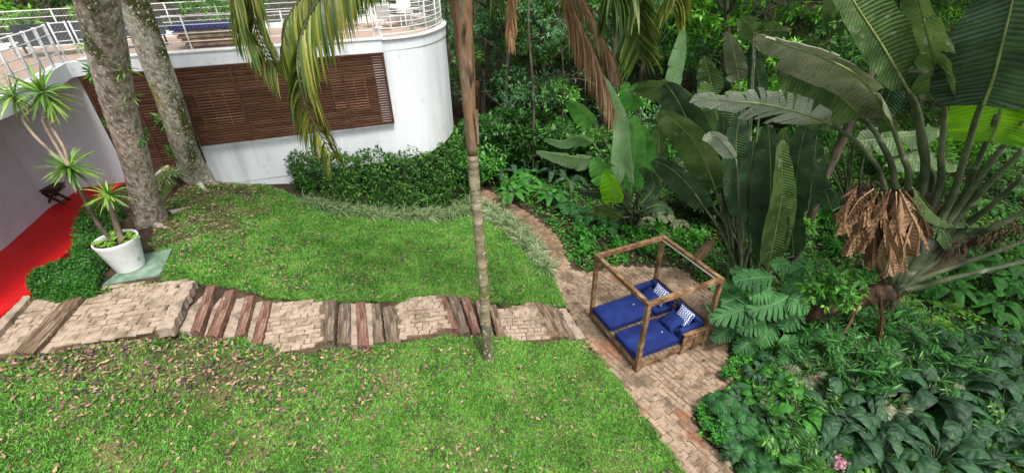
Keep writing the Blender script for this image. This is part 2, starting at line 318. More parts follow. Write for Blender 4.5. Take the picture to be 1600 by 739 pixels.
def T(x, y):
    x = np.asarray(x, float); y = np.asarray(y, float)
    cor = inpoly(np.stack([x, y], -1), CORR)
    wide = sum(np.interp(x + d, sx_, sz_) for d in np.linspace(-1.2, 1.2, 25)) / 25
    z0 = np.where(cor, zs(x), wide) - .03
    z = z0 - .11 * np.maximum(0, y - 8.2) * np.clip(z0 / .8, 0, 1) * (x > -9.9) - .06 * np.maximum(0, y - 8.2) * (x <= -9.9) * 0
    z = z + .5 * np.exp(-((x + 10.1) ** 2 + (y - 12.5) ** 2) / 1.5)
    z = np.maximum(z, -.0)
    z = z - .10 * cor
    hill = .28 * np.maximum(0, y - 20) * (1 + .1 * np.sin(x * .3)) + .22 * np.maximum(0, y - 9.5) * smooth01((x - 8.5) / 4)
    z = z + hill
    und = .06 * np.sin(x * 1.3 + 1) * np.sin(y * 1.7) + .04 * np.sin(x * 3.1) * np.sin(y * 2.3 + 2)
    z = z + und * smooth01((x - 6.5) / 3)
    return z
def G(u, v, dz=0.):
    d = ray(u, v); lo, hi = .1, 80.; ts = np.linspace(1, 80, 3000); P = CAM + ts[:, None] * d
    h = P[:, 2] - T(P[:, 0], P[:, 1]) - dz; k = np.argmax(h < 0)
    if h[k] >= 0: k = len(ts) - 1
    a, b = ts[max(k - 1, 0)], ts[k]
    for _ in range(20):
        m = (a + b) / 2; p = CAM + m * d
        if p[2] - T(p[0], p[1]) - dz > 0: a = m
        else: b = m
    return CAM + b * d
def distpoly(P, poly):
    d = np.full(P.shape[0], 1e9); n = len(poly)
    for i in range(n):
        a = np.array(poly[i][:2]); b = np.array(poly[(i + 1) % n][:2]); ab = b - a
        t = np.clip(((P - a) @ ab) / (ab @ ab + 1e-9), 0, 1); d = np.minimum(d, np.linalg.norm(P - a - t[:, None] * ab, axis=1))
    return d
gx = np.concatenate([np.linspace(-70, -16, 16)[:-1], np.arange(-16, 17, .22), np.linspace(17, 75, 18)])
gy = np.concatenate([np.linspace(-25, 0, 8)[:-1], np.arange(0, 24, .22), np.linspace(24, 90, 24)])
X, Y = np.meshgrid(gx, gy, indexing='ij')
mb = MB(); mb.grid(np.stack([X, Y, T(X, Y) - .004], -1)); tag(mb.build('ground', M['soil'], smooth=True), kind='structure')

def g2(pts, dz=0.): return [tuple(G(u, v, dz)[:2]) for u, v in pts]

# lawns (polygons on the ground)
LAWN_UP = g2([(238, 290), (300, 288), (350, 272), (452, 302), (478, 322), (560, 334), (650, 343), (745, 338), (790, 362), (832, 410), (864, 432), (886, 481), (862, 479), (800, 481), (760, 473), (700, 466), (640, 472), (600, 480), (500, 473), (425, 475), (395, 464), (365, 455), (335, 448), (303, 441), (255, 439), (250, 400), (236, 380)])
LAWN_LOW = g2([(0, 566), (52, 549), (120, 529), (240, 512), (300, 516), (400, 535), (480, 543), (600, 538), (700, 513), (760, 524), (860, 532), (914, 532), (940, 560), (1000, 640), (1075, 745), (1100, 790)]) + [(2.6, 1.6), (-14, 1.6), (-14, 5.6)]
def sheet(poly, name, m, dz, step=.25, kind='structure', edge=.0):
    P = np.array(poly); x0, y0 = P.min(0); x1, y1 = P.max(0)
    xs = np.arange(x0, x1 + step, step); ys = np.arange(y0, y1 + step, step); X, Y = np.meshgrid(xs, ys, indexing='ij')
    cx = (X[:-1, :-1] + X[1:, 1:]) / 2; cy = (Y[:-1, :-1] + Y[1:, 1:]) / 2
    ok = inpoly(np.stack([cx, cy], -1), poly)
    b = len(ys); idx = np.arange(X.size).reshape(X.shape)
    F = np.stack([idx[:-1, :-1], idx[1:, :-1], idx[1:, 1:], idx[:-1, 1:]], -1)[ok]
    mb = MB(); mb.add(np.stack([X, Y, T(X, Y) + dz], -1).reshape(-1, 3), F)
    return tag(mb.build(name, m, smooth=True), kind=kind)
sheet(LAWN_UP, 'lawn', M['lawnsoil'], .006, .12); sheet(LAWN_LOW, 'lawn', M['lawnsoil'], .006, .12)

# ---- patio and winding path: soil joints with cobbles over them
PATIO = g2([(862, 434), (886, 480), (914, 532), (940, 560), (1000, 640), (1075, 745), (1100, 790)]) + [(2.7, 1.6), (4.6, 1.6)] + g2([(1180, 790), (1150, 745), (1128, 708), (1096, 684), (1078, 650), (1102, 624), (1150, 600), (1138, 560), (1130, 470), (1060, 420), (1000, 418), (960, 416), (925, 428), (892, 422), (884, 400)])
PATHP = g2([(884, 402), (872, 372), (842, 345), (800, 318), (760, 297), (738, 284), (724, 284), (742, 305), (790, 332), (828, 362), (850, 392), (862, 434)])
sheet(PATIO, 'patio', M['joint'], .010, .07); sheet(PATHP, 'path', M['joint'], .012, .07)
def stone(mb, c, a, b, ang, z, h, jit=.012, m=0):
    ca, sa = math.cos(ang), math.sin(ang); q = []
    for i, (x, y) in enumerate(((-1, -1), (1, -1), (1, 1), (-1, 1))):
        q.append(np.array([x * a / 2 + random.uniform(-jit, jit), y * b / 2 + random.uniform(-jit, jit)]))
    r = lambda p, zz: [c[0] + p[0] * ca - p[1] * sa, c[1] + p[0] * sa + p[1] * ca, zz]
    tl = 0; tx_, ty_ = random.uniform(-.05, .05), random.uniform(-.05, .05)
    V = [r(p, z - .02) for p in q] + [r(p * .98, z + h * .6) for p in q] + [r(p * .88, z + h + p[0] * tx_ + p[1] * ty_) for p in q]
    F = []
    for k in range(4):
        n = (k + 1) % 4; F += [[k, n, 4 + n, 4 + k], [4 + k, 4 + n, 8 + n, 8 + k]]
    F.append([8, 9, 10, 11]); mb.add(V, np.array(F), m)
def cobbles(poly, ang, a, b, zf, name, m, h=.022, parent=None, rows_curve=None, keep=1.0):
    P = np.array(poly); c0 = P.mean(0); R = np.abs(P - c0).max() * 1.5; ca, sa = math.cos(ang), math.sin(ang); mb = MB()
    ny = int(R / b) + 1; pts = []
    for j in range(-ny, ny + 1):
        x = -R + random.uniform(0, a)
        while x < R:
            wd = a * random.uniform(.6, 1.35); cx = x + wd / 2; yy = j * b + .025 * math.sin(cx * 1.7 + j * .6) + random.uniform(-.008, .008)
            pts.append((c0[0] + cx * ca - yy * sa, c0[1] + cx * sa + yy * ca, wd)); x += wd
    pts = np.array(pts); ok = inpoly(pts[:, :2], poly)
    for x, y, wd in pts[ok]:
        if random.random() > keep: continue
        stone(mb, (x, y), wd - .008, b * random.uniform(.86, 1.0), ang + random.uniform(-.09, .09), float(zf(x, y)) + .012 + random.uniform(-.006, .004), h, jit=.016)
    return mb.build(name, m, parent)
o = cobbles(PATIO, math.radians(-58), .17, .125, T, 'patio', M['cobred'], h=.011); tag(o, kind='structure')
o = cobbles(PATHP, math.radians(55), .15, .11, T, 'path', M['path'], h=.012, keep=.85); tag(o, kind='structure')

# ---- step landings and sleepers
def noise3(V, f, a, seed=0):
    V = np.asarray(V); s = seed * 1.7
    return a * (np.sin(V[:, 0] * f + s) * np.sin(V[:, 1] * f * 1.3 + 2 + s) * np.sin(V[:, 2] * f * .9 + s) + .5 * np.sin(V[:, 0] * f * 2.7 + s * 2) * np.sin(V[:, 1] * f * 2.9 + s))
def beam(name, quad, z, th, m, label, cat, group, ragged=.012):
    """quad: near-left, near-right, far-right, far-left in photo pixels, lying at height z"""
    z += .015; q = [PZ(u, v, z) for u, v in quad]; c = sum(q) / 4; c = np.array([c[0], c[1], z])
    nL, nW = 26, 6; G_ = np.zeros((nL, nW, 3)); s = random.randint(0, 99)
    for i in range(nL):
        for j in range(nW):
            a, b = i / (nL - 1), j / (nW - 1)
            a2 = a
            if i in (0, nL - 1): a2 = a + random.uniform(-.012, .012)
            p = (1 - a2) * ((1 - b) * q[0] + b * q[1]) + a2 * ((1 - b) * q[3] + b * q[2])
            G_[i, j] = p
    G_[..., 2] += noise3(G_.reshape(-1, 3), 14, .006, s).reshape(nL, nW) + np.random.default_rng(s).normal(0, .0025, (nL, nW))
    G_[:, 1:-1, 2] += np.random.default_rng(s + 1).normal(0, .004, (1, nW - 2))
    edge = np.random.default_rng(s).normal(0, ragged * .5, (nL, 2)); dv = nrm(q[1] - q[0])
    G_[:, 0] += dv * edge[:, :1]; G_[:, -1] += dv * edge[:, 1:]
    G_[:, 0, 2] -= .008; G_[:, -1, 2] -= .008; G_ -= c
    ax = (q[2] + q[3] - q[0] - q[1]); ang = math.atan2(ax[1], ax[0]) - PI / 2; ca, sa = math.cos(-ang), math.sin(-ang); G_ = G_ @ np.array([[ca, sa, 0], [-sa, ca, 0], [0, 0, 1]])
    mb = MB(); mb.grid(G_)
    def skirt(E_, inset=0):
        B = E_.copy(); B[:, 2] = -th; mid = (E_ + B) / 2; mid += np.random.default_rng(s + 3).normal(0, .004, mid.shape); mb.grid(np.stack([E_, mid, B], 1))
    skirt(G_[:, 0]); skirt(G_[::-1, -1]); skirt(G_[0][::-1]); skirt(G_[-1])
    o = mb.build(name, m); o.location = tuple(c); o.rotation_euler = (0, 0, ang); return tag(o, label, cat, group)
def landing(poly_px, z, ang, a=.2, b=.14, label=None, m='stone'):
    P = [tuple(PZ(u, v, z)[:2]) for u, v in poly_px]
    mb = MB(); n = len(P); c = np.mean(P, 0)
    V = [[x, y, z - .012] for x, y in P] + [[x, y, z - .35] for x, y in P] + [[c[0], c[1], z - .012]]
    F4 = np.array([[i, i + n, (i + 1) % n + n, (i + 1) % n] for i in range(n)]); F3 = np.array([[i, (i + 1) % n, 2 * n] for i in range(n)])
    mb.add(V, [F4, F3]); tag(mb.build('step_landing', M['joint']), kind='structure')
    tag(cobbles(P, ang, a, b, lambda x, y: z - .016, 'step_landing', M[m], h=.015), kind='structure')
SG = 'timber sleepers forming the garden steps'
landing([(-40, 560), (30, 551), (116, 465), (60, 462), (30, 470), (-40, 520)], 2.24, math.radians(14))
landing([(52, 553), (127, 463), (160, 445), (281, 440), (243, 514), (120, 536)], 2.17, math.radians(13), .23, .15)
landing([(405, 537), (424, 472), (506, 470), (503, 533), (478, 545), (420, 544)], 1.42, math.radians(10), .2, .13)
landing([(624, 529), (615, 480), (625, 469), (684, 460), (702, 511), (655, 524)], .84, math.radians(6), .19, .13)
landing([(786, 526), (774, 484), (830, 472), (860, 525), (850, 530), (800, 530)], .34, math.radians(2), .18, .12)
for q, z, th, m, lab in STEPS:
    beam('sleeper', q, z, th, M[m], lab, 'sleeper', SG)
beam('kerb_stone', [(244, 514), (268, 512), (303, 438), (284, 440)], 2.155, .2, M['kstone'], 'pale rough stone kerb edging the large upper landing', 'kerb stone', 'stone kerbs of the steps', .03)
beam('kerb_stone', [(901, 530), (915, 527), (884, 481), (873, 482)], .07, .15, M['kstone'], 'pale grey stone kerb at the foot of the steps', 'kerb stone', 'stone kerbs of the steps', .02)
for q, z in (([(270, 518), (297, 518), (323, 446), (304, 444)], 1.99), ([(308, 524), (322, 524), (352, 455), (336, 452)], 1.85), ([(340, 528), (367, 526), (384, 464), (366, 458)], 1.7), ([(382, 530), (392, 535), (411, 471), (399, 468)], 1.58), ([(547, 538), (558, 538), (556, 474), (547, 474)], 1.26), ([(575, 538), (583, 538), (581, 475), (569, 473)], 1.14)):
    beam('tread', q, z - .1, .2, M['kstone'], None, None, None); bpy.context.scene.collection.objects[-1]['kind'] = 'structure'

# ------------------------------------------------------------------ building
WD = np.array([math.cos(.32), math.sin(.32)]); F0 = np.array([-9.43, 13.3]); WN = np.array([WD[1], -WD[0]])
def fac(s, off=0): p = F0 + WD * s + WN * off; return (p[0], p[1])
curve = [(-3.94, 15.08), (-3.5, 15.3), (-3.1, 15.62), (-2.82, 16.0), (-2.62, 16.5), (-2.47, 17.1), (-2.38, 17.7), (-2.36, 18.3), (-2.42, 19.0), (-2.6, 19.7), (-2.95, 20.4), (-3.5, 21.1), (-4.3, 21.8), (-5.3, 22.2)]
_c = np.array(curve); _k = np.linspace(0, len(_c) - 1, 60); curve = [tuple(p) for p in catmull(np.c_[_c, np.zeros(len(_c))], 60)[:, :2]]
back = [(-7.5, 21.6), (-11, 19.6), (-14, 18.0), (-18, 15.4), (-22, 13)]
foot = [(-22, 5), (-11.15, 5), (-11.6, 7), (-12.0, 9), (-12.67, 10.95), (-12.8, 12.2), fac(0)] + curve + back
def dense(P, n=3):
    P = [np.array(p) for p in P]; out = []
    for a, b in zip(P[:-1], P[1:]):
        for k in range(n): out.append(a + (b - a) * k / n)
    return out + [P[-1]]
def prism(mb, poly, z0, z1, m=0, top=True, bottom=True):
    n = len(poly); V = [[*p[:2], z0] for p in poly] + [[*p[:2], z1] for p in poly]
    mb.add(V, np.array([[i, (i + 1) % n, (i + 1) % n + n, i + n] for i in range(n)]), m)
    from mathutils.geometry import tessellate_polygon
    tri = np.array([list(t) for t in tessellate_polygon([[Vector((p[0], p[1], 0)) for p in poly]])])
    base = [[*p[:2], z0] for p in poly]
    if bottom: mb.add(base, tri[:, ::-1], m)
    if top: mb.add([[*p[:2], z1] for p in poly], tri, m)
bld = thing('white_building', 'white rendered building with rounded end, brown louvres and a roof terrace', 'building', (-9, 14, 0))
BL = np.array([-9, 14, 0.])
def loc2(poly): return [(p[0] - BL[0], p[1] - BL[1]) for p in poly]
mb = MB(); prism(mb, loc2(foot), 1.8, 5.42); mb.build('wall', M['wall'], bld)
mb = MB(); low = [(-21.9, 5.1), (-11.25, 5.1), (-11.7, 7), (-12.1, 9), (-12.77, 10.95), (-12.8, 12.25), fac(0, -.01), fac(3.2, -.01), (-5.8, 20), (-14, 17.6), (-21.5, 13)]
prism(mb, loc2(low), -.3, 1.798); mb.build('foundation_wall', M['wall'], bld)
mb = MB()   # lilac lower storey wall under the overhang, a skin 3 cm proud
lv = [(-11.12, 5), (-11.57, 7), (-11.97, 9), (-12.64, 10.95), (-12.76, 12.2)]
V = []
for p in lv: V += [[p[0] - BL[0], p[1] - BL[1], 2.2], [p[0] - BL[0], p[1] - BL[1], 5.4]]
mb.add(V, np.array([[2 * i, 2 * i + 2, 2 * i + 3, 2 * i + 1] for i in range(len(lv) - 1)]))
V2 = [[v[0] - .1, v[1], v[2]] for v in V]; mb.add(V2, np.array([[2 * i + 1, 2 * i + 3, 2 * i + 2, 2 * i] for i in range(len(lv) - 1)]))
mb.build('lilac_wall', M['lav'], bld)
edgeL = [(-9.3, 5), (-9.58, 7.8), (-9.91, 8.96), (-10.56, 10.54), (-11.48, 12.35), (-11.35, 12.62)]
edge = edgeL + [fac(-.7, .06), fac(0, .06), fac(2.9, .06), fac(5.8, .06)] + [(p[0] + .05, p[1] - .02) for p in curve[1:]]
slab = [(p[0] - .12 * (i > 5), p[1] + .12 * (i > 5)) if i > 5 else (p[0] - .12, p[1] + .02) for i, p in enumerate(edge)] + back + [(-22, 5)]
mb = MB(); prism(mb, loc2(slab), 5.42, 5.56); mb.build('terrace_floor', M['tile'], bld)
mb = MB()
def ribbon(mb, P, wdt, z0, z1, closed=False):
    P = np.array([np.array(p) for p in P]); t = nrm(np.gradient(P, axis=0)); nn = np.stack([-t[:, 1], t[:, 0]], 1)
    A = P; B = P + nn * wdt; G_ = np.stack([np.c_[A, np.full(len(A), z0)], np.c_[A, np.full(len(A), z1)], np.c_[B, np.full(len(A), z1)], np.c_[B, np.full(len(A), z0)], np.c_[A, np.full(len(A), z0)]], 1)
    mb.grid(G_)
    for k in (0, -1):
        q = G_[k][:4]; mb.add(q, np.array([[0, 1, 2, 3]]))
kr = [(p[0] - BL[0], p[1] - BL[1]) for p in edge]
cut = 10
ribbon(mb, kr[:6], .26, 5.4, 5.76); ribbon(mb, kr[5:10], .26, 5.4, 5.78); ribbon(mb, [(p[0] - .02, p[1] + .03) for p in kr[9:]], .2, 5.43, 5.762)
bk = [(p[0] - BL[0], p[1] - BL[1]) for p in [curve[-1]] + back]; ribbon(mb, bk, .2, 5.43, 5.77)
mb.build('roof_kerb', M['wall'], bld)
mb = MB()   # thin coping cap, a little proud of the kerb
ribbon(mb, [(p[0] + .02, p[1] - .03) for p in kr[9:]], .28, 5.763, 5.8); ribbon(mb, [(p[0] + .02, p[1] - .03) for p in kr[5:10]], .32, 5.782, 5.82)
mb.build('coping', M['kerb'], bld)
# soffit fascia of the overhang is the kerb itself; underside
# louvre screens
def louvre(s0, s1, z0, z1, divs, off=.14, parts=True):
    fr = MB(); sl = MB(); n = int((z1 - z0) / .078)
    P = lambda s, o_, z: np.array([*fac(s, o_), z]) - BL
    for k in range(n):
        z = z0 + .05 + (z1 - z0 - .1) * k / (n - 1)
        a = P(s0 + .02, off, z); b = P(s1 - .02, off, z); up = nrm(np.array([WN[0] * .45, WN[1] * .45, .95]))
        sl.bar(a, b, .012, .066, up=up)
    for s in [s0, s1] + divs: fr.bar(P(s, off + .02, z0), P(s, off + .02, z1), .05, .07, up=(*WD, 0))
    for z in (z0, z1): fr.bar(P(s0 - .02, off, z), P(s1 + .02, off, z), .09, .035)
    g = MB(); g.bar(P(s0, .02, (z0 + z1) / 2), P(s1, .02, (z0 + z1) / 2), .03, z1 - z0 - .06)
    o = sl.build('louvre_screen', M['louvre'], bld); fr.build('frame', M['frame'], o); g.build('window_opening', M['dark'], o); return o
def s_at(u, v):
    d = ray(u, v); n = np.array([-WD[1], WD[0], 0]); t = ((np.array([*F0, 0]) - CAM) @ n) / (d @ n); p = CAM + t * d; return (p[:2] - F0) @ WD
louvre(0, 5.74, 3.18, 5.40, [s_at(358, 100), s_at(528, 88)])
louvre(-2.15, -.12, 2.62, 5.38, [-1.2], off=.08)
for (u0, v0, u1, v1) in ((305, 145, 372, 195), (515, 118, 568, 168)):   # opened shutters: vertical control rods behind the slats
    mb = MB(); sa, sb = s_at(u0, v0), s_at(u1, v0)
    for k in range(4):
        s = sa + (sb - sa) * k / 3; mb.bar(np.array([*fac(s, .17), 3.75]) - BL, np.array([*fac(s, .17), 4.75]) - BL, .02, .015, up=(*WD, 0))
    for k in range(12):
        z = 3.78 + k * .083; mb.bar(np.array([*fac(sa, .165), z]) - BL, np.array([*fac(sb, .165), z]) - BL, .008, .03)
    mb.build('shutter', M['louvre'], bld)
# drain/rail posts and rails
def railing(name, P, label, z0=5.8, net=True, spacing=1.0, nets=True, top=.87, th=.018, hts=(.87, .66, .45, .24), box_posts=False):
    P = np.array([np.array(p) for p in P]); seg = np.linalg.norm(np.diff(P, axis=0), axis=1); L = np.r_[0, np.cumsum(seg)]
    at = lambda s: np.array([np.interp(s, L, P[:, 0]), np.interp(s, L, P[:, 1])])
    root = thing(name, label, 'railing', (*P[0], z0)); O = np.array([*P[0], z0]); n = max(2, int(round(L[-1] / spacing)) + 1)
    for k in range(n):
        p = at(L[-1] * k / (n - 1)); m = MB()
        if box_posts: m.bar(np.array([*p, z0 - .02]) - O, np.array([*p, z0 + top + .03]) - O, .05, .05)
        else: m.tube(np.array([[*p, z0 - .02], [*p, z0 + top + .03]]) - O, .022, 8)
        m.build('post', M['rail'], root, True)
    ss = np.arange(0, L[-1] + .2, .2); ss[-1] = L[-1]
    for h in hts:
        m = MB(); m.tube(np.array([[*at(s), z0 + h] for s in ss]) - O, th if h == max(hts) else th * .7, 6); m.build('rail', M['rail'], root, True)
    if net:
        m = MB(); H = top - .02; st = .085
        for sgn in (1, -1):
            for a in np.arange(-H, L[-1], st):
                s0, s1 = a, a + H; t0, t1 = max(0, (0 - a) / H), min(1, (L[-1] - a) / H)
                if t1 <= t0: continue
                pts = []
                for t in np.linspace(t0, t1, 4):
                    z = t * H if sgn > 0 else (1 - t) * H; pts.append(np.array([*at(a + t * H), z0 + z]) - O)
                m.tube(pts, .0022, 3, cap=False)
        m.build('netting', M['net'], root)
    return root
inset = lambda P, d: [tuple(np.array(p) + d) for p in P]
railing('terrace_railing', [fac(-1.9, -.12), fac(0, -.12), fac(5.6, -.12)], 'long straight white terrace railing with diamond netting above the brown louvres', spacing=1.25)
railing('terrace_railing', [fac(5.75, -.14)] + [(p[0] - .1, p[1] + .06) for p in curve[1:] if p[1] < 20.6] + [(-3.6, 20.9), (-4.4, 21.6), (-5.3, 22.0)], 'curved white tubular railing round the rounded end of the terrace', spacing=.95, hts=(.9, .74, .58, .42, .26, .1))
railing('terrace_railing', [(-9.66, 7.8), (-10.02, 9.0), (-10.68, 10.6), (-11.58, 12.4)], 'white square post railing along the left terrace edge above the lilac wall', spacing=.75, box_posts=True, th=.02, z0=5.77)
railing('terrace_railing', [(-11.58, 12.55), fac(-2.0, -.12)], 'short white netted railing seen between the two big tree trunks', spacing=.9, z0=5.8)
railing('terrace_railing', [(-5.4, 22.0), (-7.5, 21.4), (-11, 19.4), (-14, 17.8), (-18, 15.2)], 'white netted railing along the far back edge of the terrace', spacing=1.6)
# red floor and its kerb
mb = MB(); rf = [(-11.2, 4), (-11.66, 7), (-12.06, 9), (-12.73, 10.95), (-12.8, 13.4), (-11.6, 12.9)] + [tuple(PZ(u, v, 2.3)[:2]) for u, v in ((140, 335), (112, 385), (70, 430), (46, 462), (0, 492), (-60, 530))] + [(-9.6, 4)]
prism(mb, rf, 2.1, 2.3); tag(mb.build('red_floor', M['red']), kind='structure')
beam('kerb_stone', [(-30, 530), (-8, 525), (48, 462), (36, 462)], 2.34, .3, M['kstone'], 'low grey stone kerb edging the red floor at the far left', 'kerb stone', 'stone kerbs of the steps', .01)

# ------------------------------------------------------------------ leaf shapes
LEAF = (np.array([[0, 0, 0], [.38, .5, .04], [.38, -.5, .04], [.42, 0, -.03], [1, 0, -.12]]), [np.array([[0, 3, 1], [0, 2, 3], [3, 4, 1], [3, 2, 4]])])
LANCE = (np.array([[0, 0, 0], [.3, .5, .02], [.3, -.5, .02], [.7, .38, -.05], [.7, -.38, -.05], [1, 0, -.2]]), [np.array([[0, 2, 1], [3, 4, 5]]), np.array([[1, 2, 4, 3]])])
BLADE = (np.array([[0, .5, 0], [0, -.5, 0], [.55, .42, .03], [.55, -.42, .03], [1, 0, -.08]]), [np.array([[0, 1, 3, 2]]), np.array([[2, 3, 4]])])
def rdir(n, r=rng):
    v = r.normal(size=(n, 3)); return nrm(v)
def strap(mb, P0, D0, L, W, droop, n=5, m=0, curl=0.):
    """long bending straps (N of them)"""
    P0 = np.asarray(P0, float); D = nrm(np.asarray(D0, float)); N = len(P0); L = np.broadcast_to(L, (N,)); W = np.broadcast_to(W, (N,)); droop = np.broadcast_to(droop, (N,))
    side = nrm(np.cross(D, [0, 0, 1.]) + rng.normal(0, .25, (N, 3))); P = P0.copy(); rows = []
    for k in range(n + 1):
        t = k / n; wd = W * (math.sin(PI * min(1, .22 + .78 * t)) ** .7 if t < 1 else .04)
        rows.append(np.stack([P + side * wd[:, None] / 2, P - side * wd[:, None] / 2], 1))
        D = nrm(D + np.array([0, 0, -1.]) * (droop / n)[:, None] * (1 + t)); P = P + D * (L / n)[:, None]
    V = np.stack(rows, 1).reshape(N, -1, 3); nv = 2 * (n + 1)
    F = np.array([[2 * k, 2 * k + 1, 2 * k + 3, 2 * k + 2] for k in range(n)])
    mb.add(V.reshape(-1, 3), (F[None] + (np.arange(N) * nv)[:, None, None]).reshape(-1, 4), m)
def leafprof(t, kind):
    if kind == 'paddle': return (math.sin(PI * min(1, t ** .62)) ** .55 if 0 < t < 1 else 0) * (1 - .12 * t)
    if kind == 'oval': return math.sin(PI * t ** .85) ** .75 if 0 < t < 1 else 0
    if kind == 'heart': return (math.sin(PI * min(1, (t + .12) ** .8 * .93)) ** .7) if t < 1 else 0
    if kind == 'lance': return math.sin(PI * t ** .75) ** 1.0 if 0 < t < 1 else 0
def big_leaf(mb, mid, W, tilt=0., fold=.15, droop=.1, lobes=6, gap=.0, sweep=.06, prof='paddle', up=None, n=24, nk=4, vary=.05, ribr=.012, wr=1., wl=1., m=0, seed=None, missing=0., tipcut=1.):
    r = np.random.default_rng(seed if seed is not None else int(rng.integers(1 << 30)))
    mid = catmull(mid, n + 1); Tn = nrm(np.gradient(mid, axis=0)); seg = np.linalg.norm(np.diff(mid, axis=0), axis=1); Lt = np.r_[0, np.cumsum(seg)]; LL = Lt[-1]
    if up is None: ref = nrm(CAM - mid)
    else: ref = np.broadcast_to(nrm(up), mid.shape)
    side = nrm(np.cross(Tn, ref)); 
    for i in range(1, len(side)):
        if side[i] @ side[i - 1] < 0: side[i] = -side[i]
    nor = np.cross(side, Tn); ct, st = math.cos(tilt), math.sin(tilt)
    side, nor = side * ct + nor * st, nor * ct - side * st
    def at(t):
        t = np.clip(t, 0, 1) * n; i = np.minimum(t.astype(int), n - 1); f = (t - i)[..., None]
        return mid[i] * (1 - f) + mid[i + 1] * f, side[i], nor[i]
    for s in (1, -1):
        cuts = np.sort(r.uniform(.04, .97, lobes - 1)) if gap < .3 else np.linspace(.06, .97, lobes + 1)[1:-1] + r.normal(0, .01, lobes - 1)
        cuts = np.r_[0, cuts, 1.]
        for a, b in zip(cuts[:-1], cuts[1:]):
            if b - a < .008 or r.random() < missing: continue
            na = max(2, int((b - a) * n * 1.1) + 1); t = np.linspace(a, b, na + 1)
            ex = r.normal(0, vary); cutw = 1 - abs(r.normal(0, vary * 1.3)); rows = []; att = []
            for j, tt in enumerate(t):
                row = []
                for k in range(nk + 1):
                    x = k / nk; q = tt
                    if gap: q = (a + b) / 2 + (tt - (a + b) / 2) * (1 - gap * max(0, x - .12) ** .8)
                    tq = np.clip(q + sweep * x * (1 - q * .3), 0, .999)
                    p, sd_, no_ = at(np.array([tq])); wd = W * leafprof(min(.999, max(.001, tt)), prof) * cutw * (wr if s > 0 else wl)
                    if gap >= .3: wd *= 1 - .18 * (2 * (tt - a) / (b - a + 1e-6) - 1) ** 2 * x
                    off = sd_[0] * s * wd * x * math.cos(fold) + no_[0] * wd * x * (math.sin(fold) + ex * 1.5 * x) + np.array([0, 0, -1.]) * wd * (droop + abs(ex)) * x * x
                    off = off + no_[0] * W * .03 * math.sin(tt * 40 + s) * x
                    row.append(p[0] + off); att.append(tq * LL + .12 * x)
                rows.append(row)
            mb.grid(np.array(rows), m, att)
    if ribr: mb.tube(mid, np.linspace(ribr, ribr * .25, n + 1), 5, m=1)
    return mid
def leaf_obj(root, loc, mid, W, mat_, petiole=None, pr=(.03, .018), name='leaf', pmat='petiole', **k):
    mb = MB(); mid = [np.asarray(p, float) - loc for p in mid]
    if k.get('up', 0) is None or 'up' not in k:
        # face towards the open side of the garden
        c = sum(mid) / len(mid) + loc; k['up'] = nrm(CAM - c)
    big_leaf(mb, mid, W, **k)
    if petiole is not None:
        pp = catmull([np.asarray(p, float) - loc for p in petiole], 14); mb.tube(pp, np.linspace(pr[0], pr[1], 14), 8, m=2)
    return mb.build(name, [M[mat_], M['frond_dead'] if mat_ in ('bl_dead', 'bl_brown') else M['rib'], M[pmat]], root, True)

# ------------------------------------------------------------------ forest prototypes
def crown_leaves(mb, centres, radii, n, L, W, m=0, tmpl=LEAF, dn=.35, r=rng, whorl=6):
    centres = np.asarray(centres); nc = len(centres); nt = n // whorl
    ci = r.integers(0, nc, nt); d = rdir(nt, r); d[:, 2] = np.where(d[:, 2] < -.3, -d[:, 2], d[:, 2]); rr = np.asarray(radii)[ci] * r.uniform(.45, 1.05, nt) ** .6
    tw = centres[ci] + d * rr[:, None] * np.array([1, 1, .7]); P = np.repeat(tw, whorl, 0); D = np.repeat(d, whorl, 0)
    X = nrm(D * .5 + rdir(len(P), r) * .9 + np.array([0, 0, -dn])); Z = nrm(np.array([0, 0, 1.]) + rdir(len(P), r) * .5 + D * .4)
    mb.inst(*tmpl, P + X * .03, X, Z, L * r.uniform(.65, 1.25, len(P)), W * r.uniform(.7, 1.2, len(P)), m)
def make_tree(label, cat, H, R, nl, L, W, matn, trunk_r=.14, seed=1, bare=.25, group='trees of the forest edge', whorl=6, dn=.35, lean=.5, name='forest_tree'):
    r = np.random.default_rng(seed); root = thing(name, label, cat, (0, 0, -50), 0, group)
    lx, ly = r.normal(0, lean, 2); tp = catmull([(0, 0, -.3), (lx * .3, ly * .3, H * .35), (lx * .5, ly * .8, H * .65), (lx, ly, H * .93)], 14)
    mb = MB(); mb.tube(tp, np.linspace(trunk_r, trunk_r * .3, 14), 8); cs = []; rs = []
    nb = 16
    for k in range(nb):
        t = bare + (1 - bare) * (k + .5) / nb; p = tp[int(t * 13)]; a = k * 2.4 + r.normal(0, .3); ln = R * (.55 + .5 * math.sin(PI * min(1, (t - bare) / (1 - bare) * .8 + .2))) * r.uniform(.6, 1.1)
        e = p + np.array([math.cos(a) * ln, math.sin(a) * ln, ln * r.uniform(.1, .6)]); mid = (p + e) / 2 + np.array([0, 0, .15 * ln])
        mb.tube(catmull([p, mid, e], 6), np.linspace(trunk_r * .35, .015, 6), 5); cs += [e, mid + r.normal(0, .2, 3), e + r.normal(0, .35, 3)]; rs += [R * r.uniform(.22, .4) for _ in range(3)]
    mb.build('trunk', M['tbark'], root, True); mc = MB(); crown_leaves(mc, cs, rs, nl, L, W, r=r, whorl=whorl, dn=dn); mc.build('crown', M[matn], root)
    return root
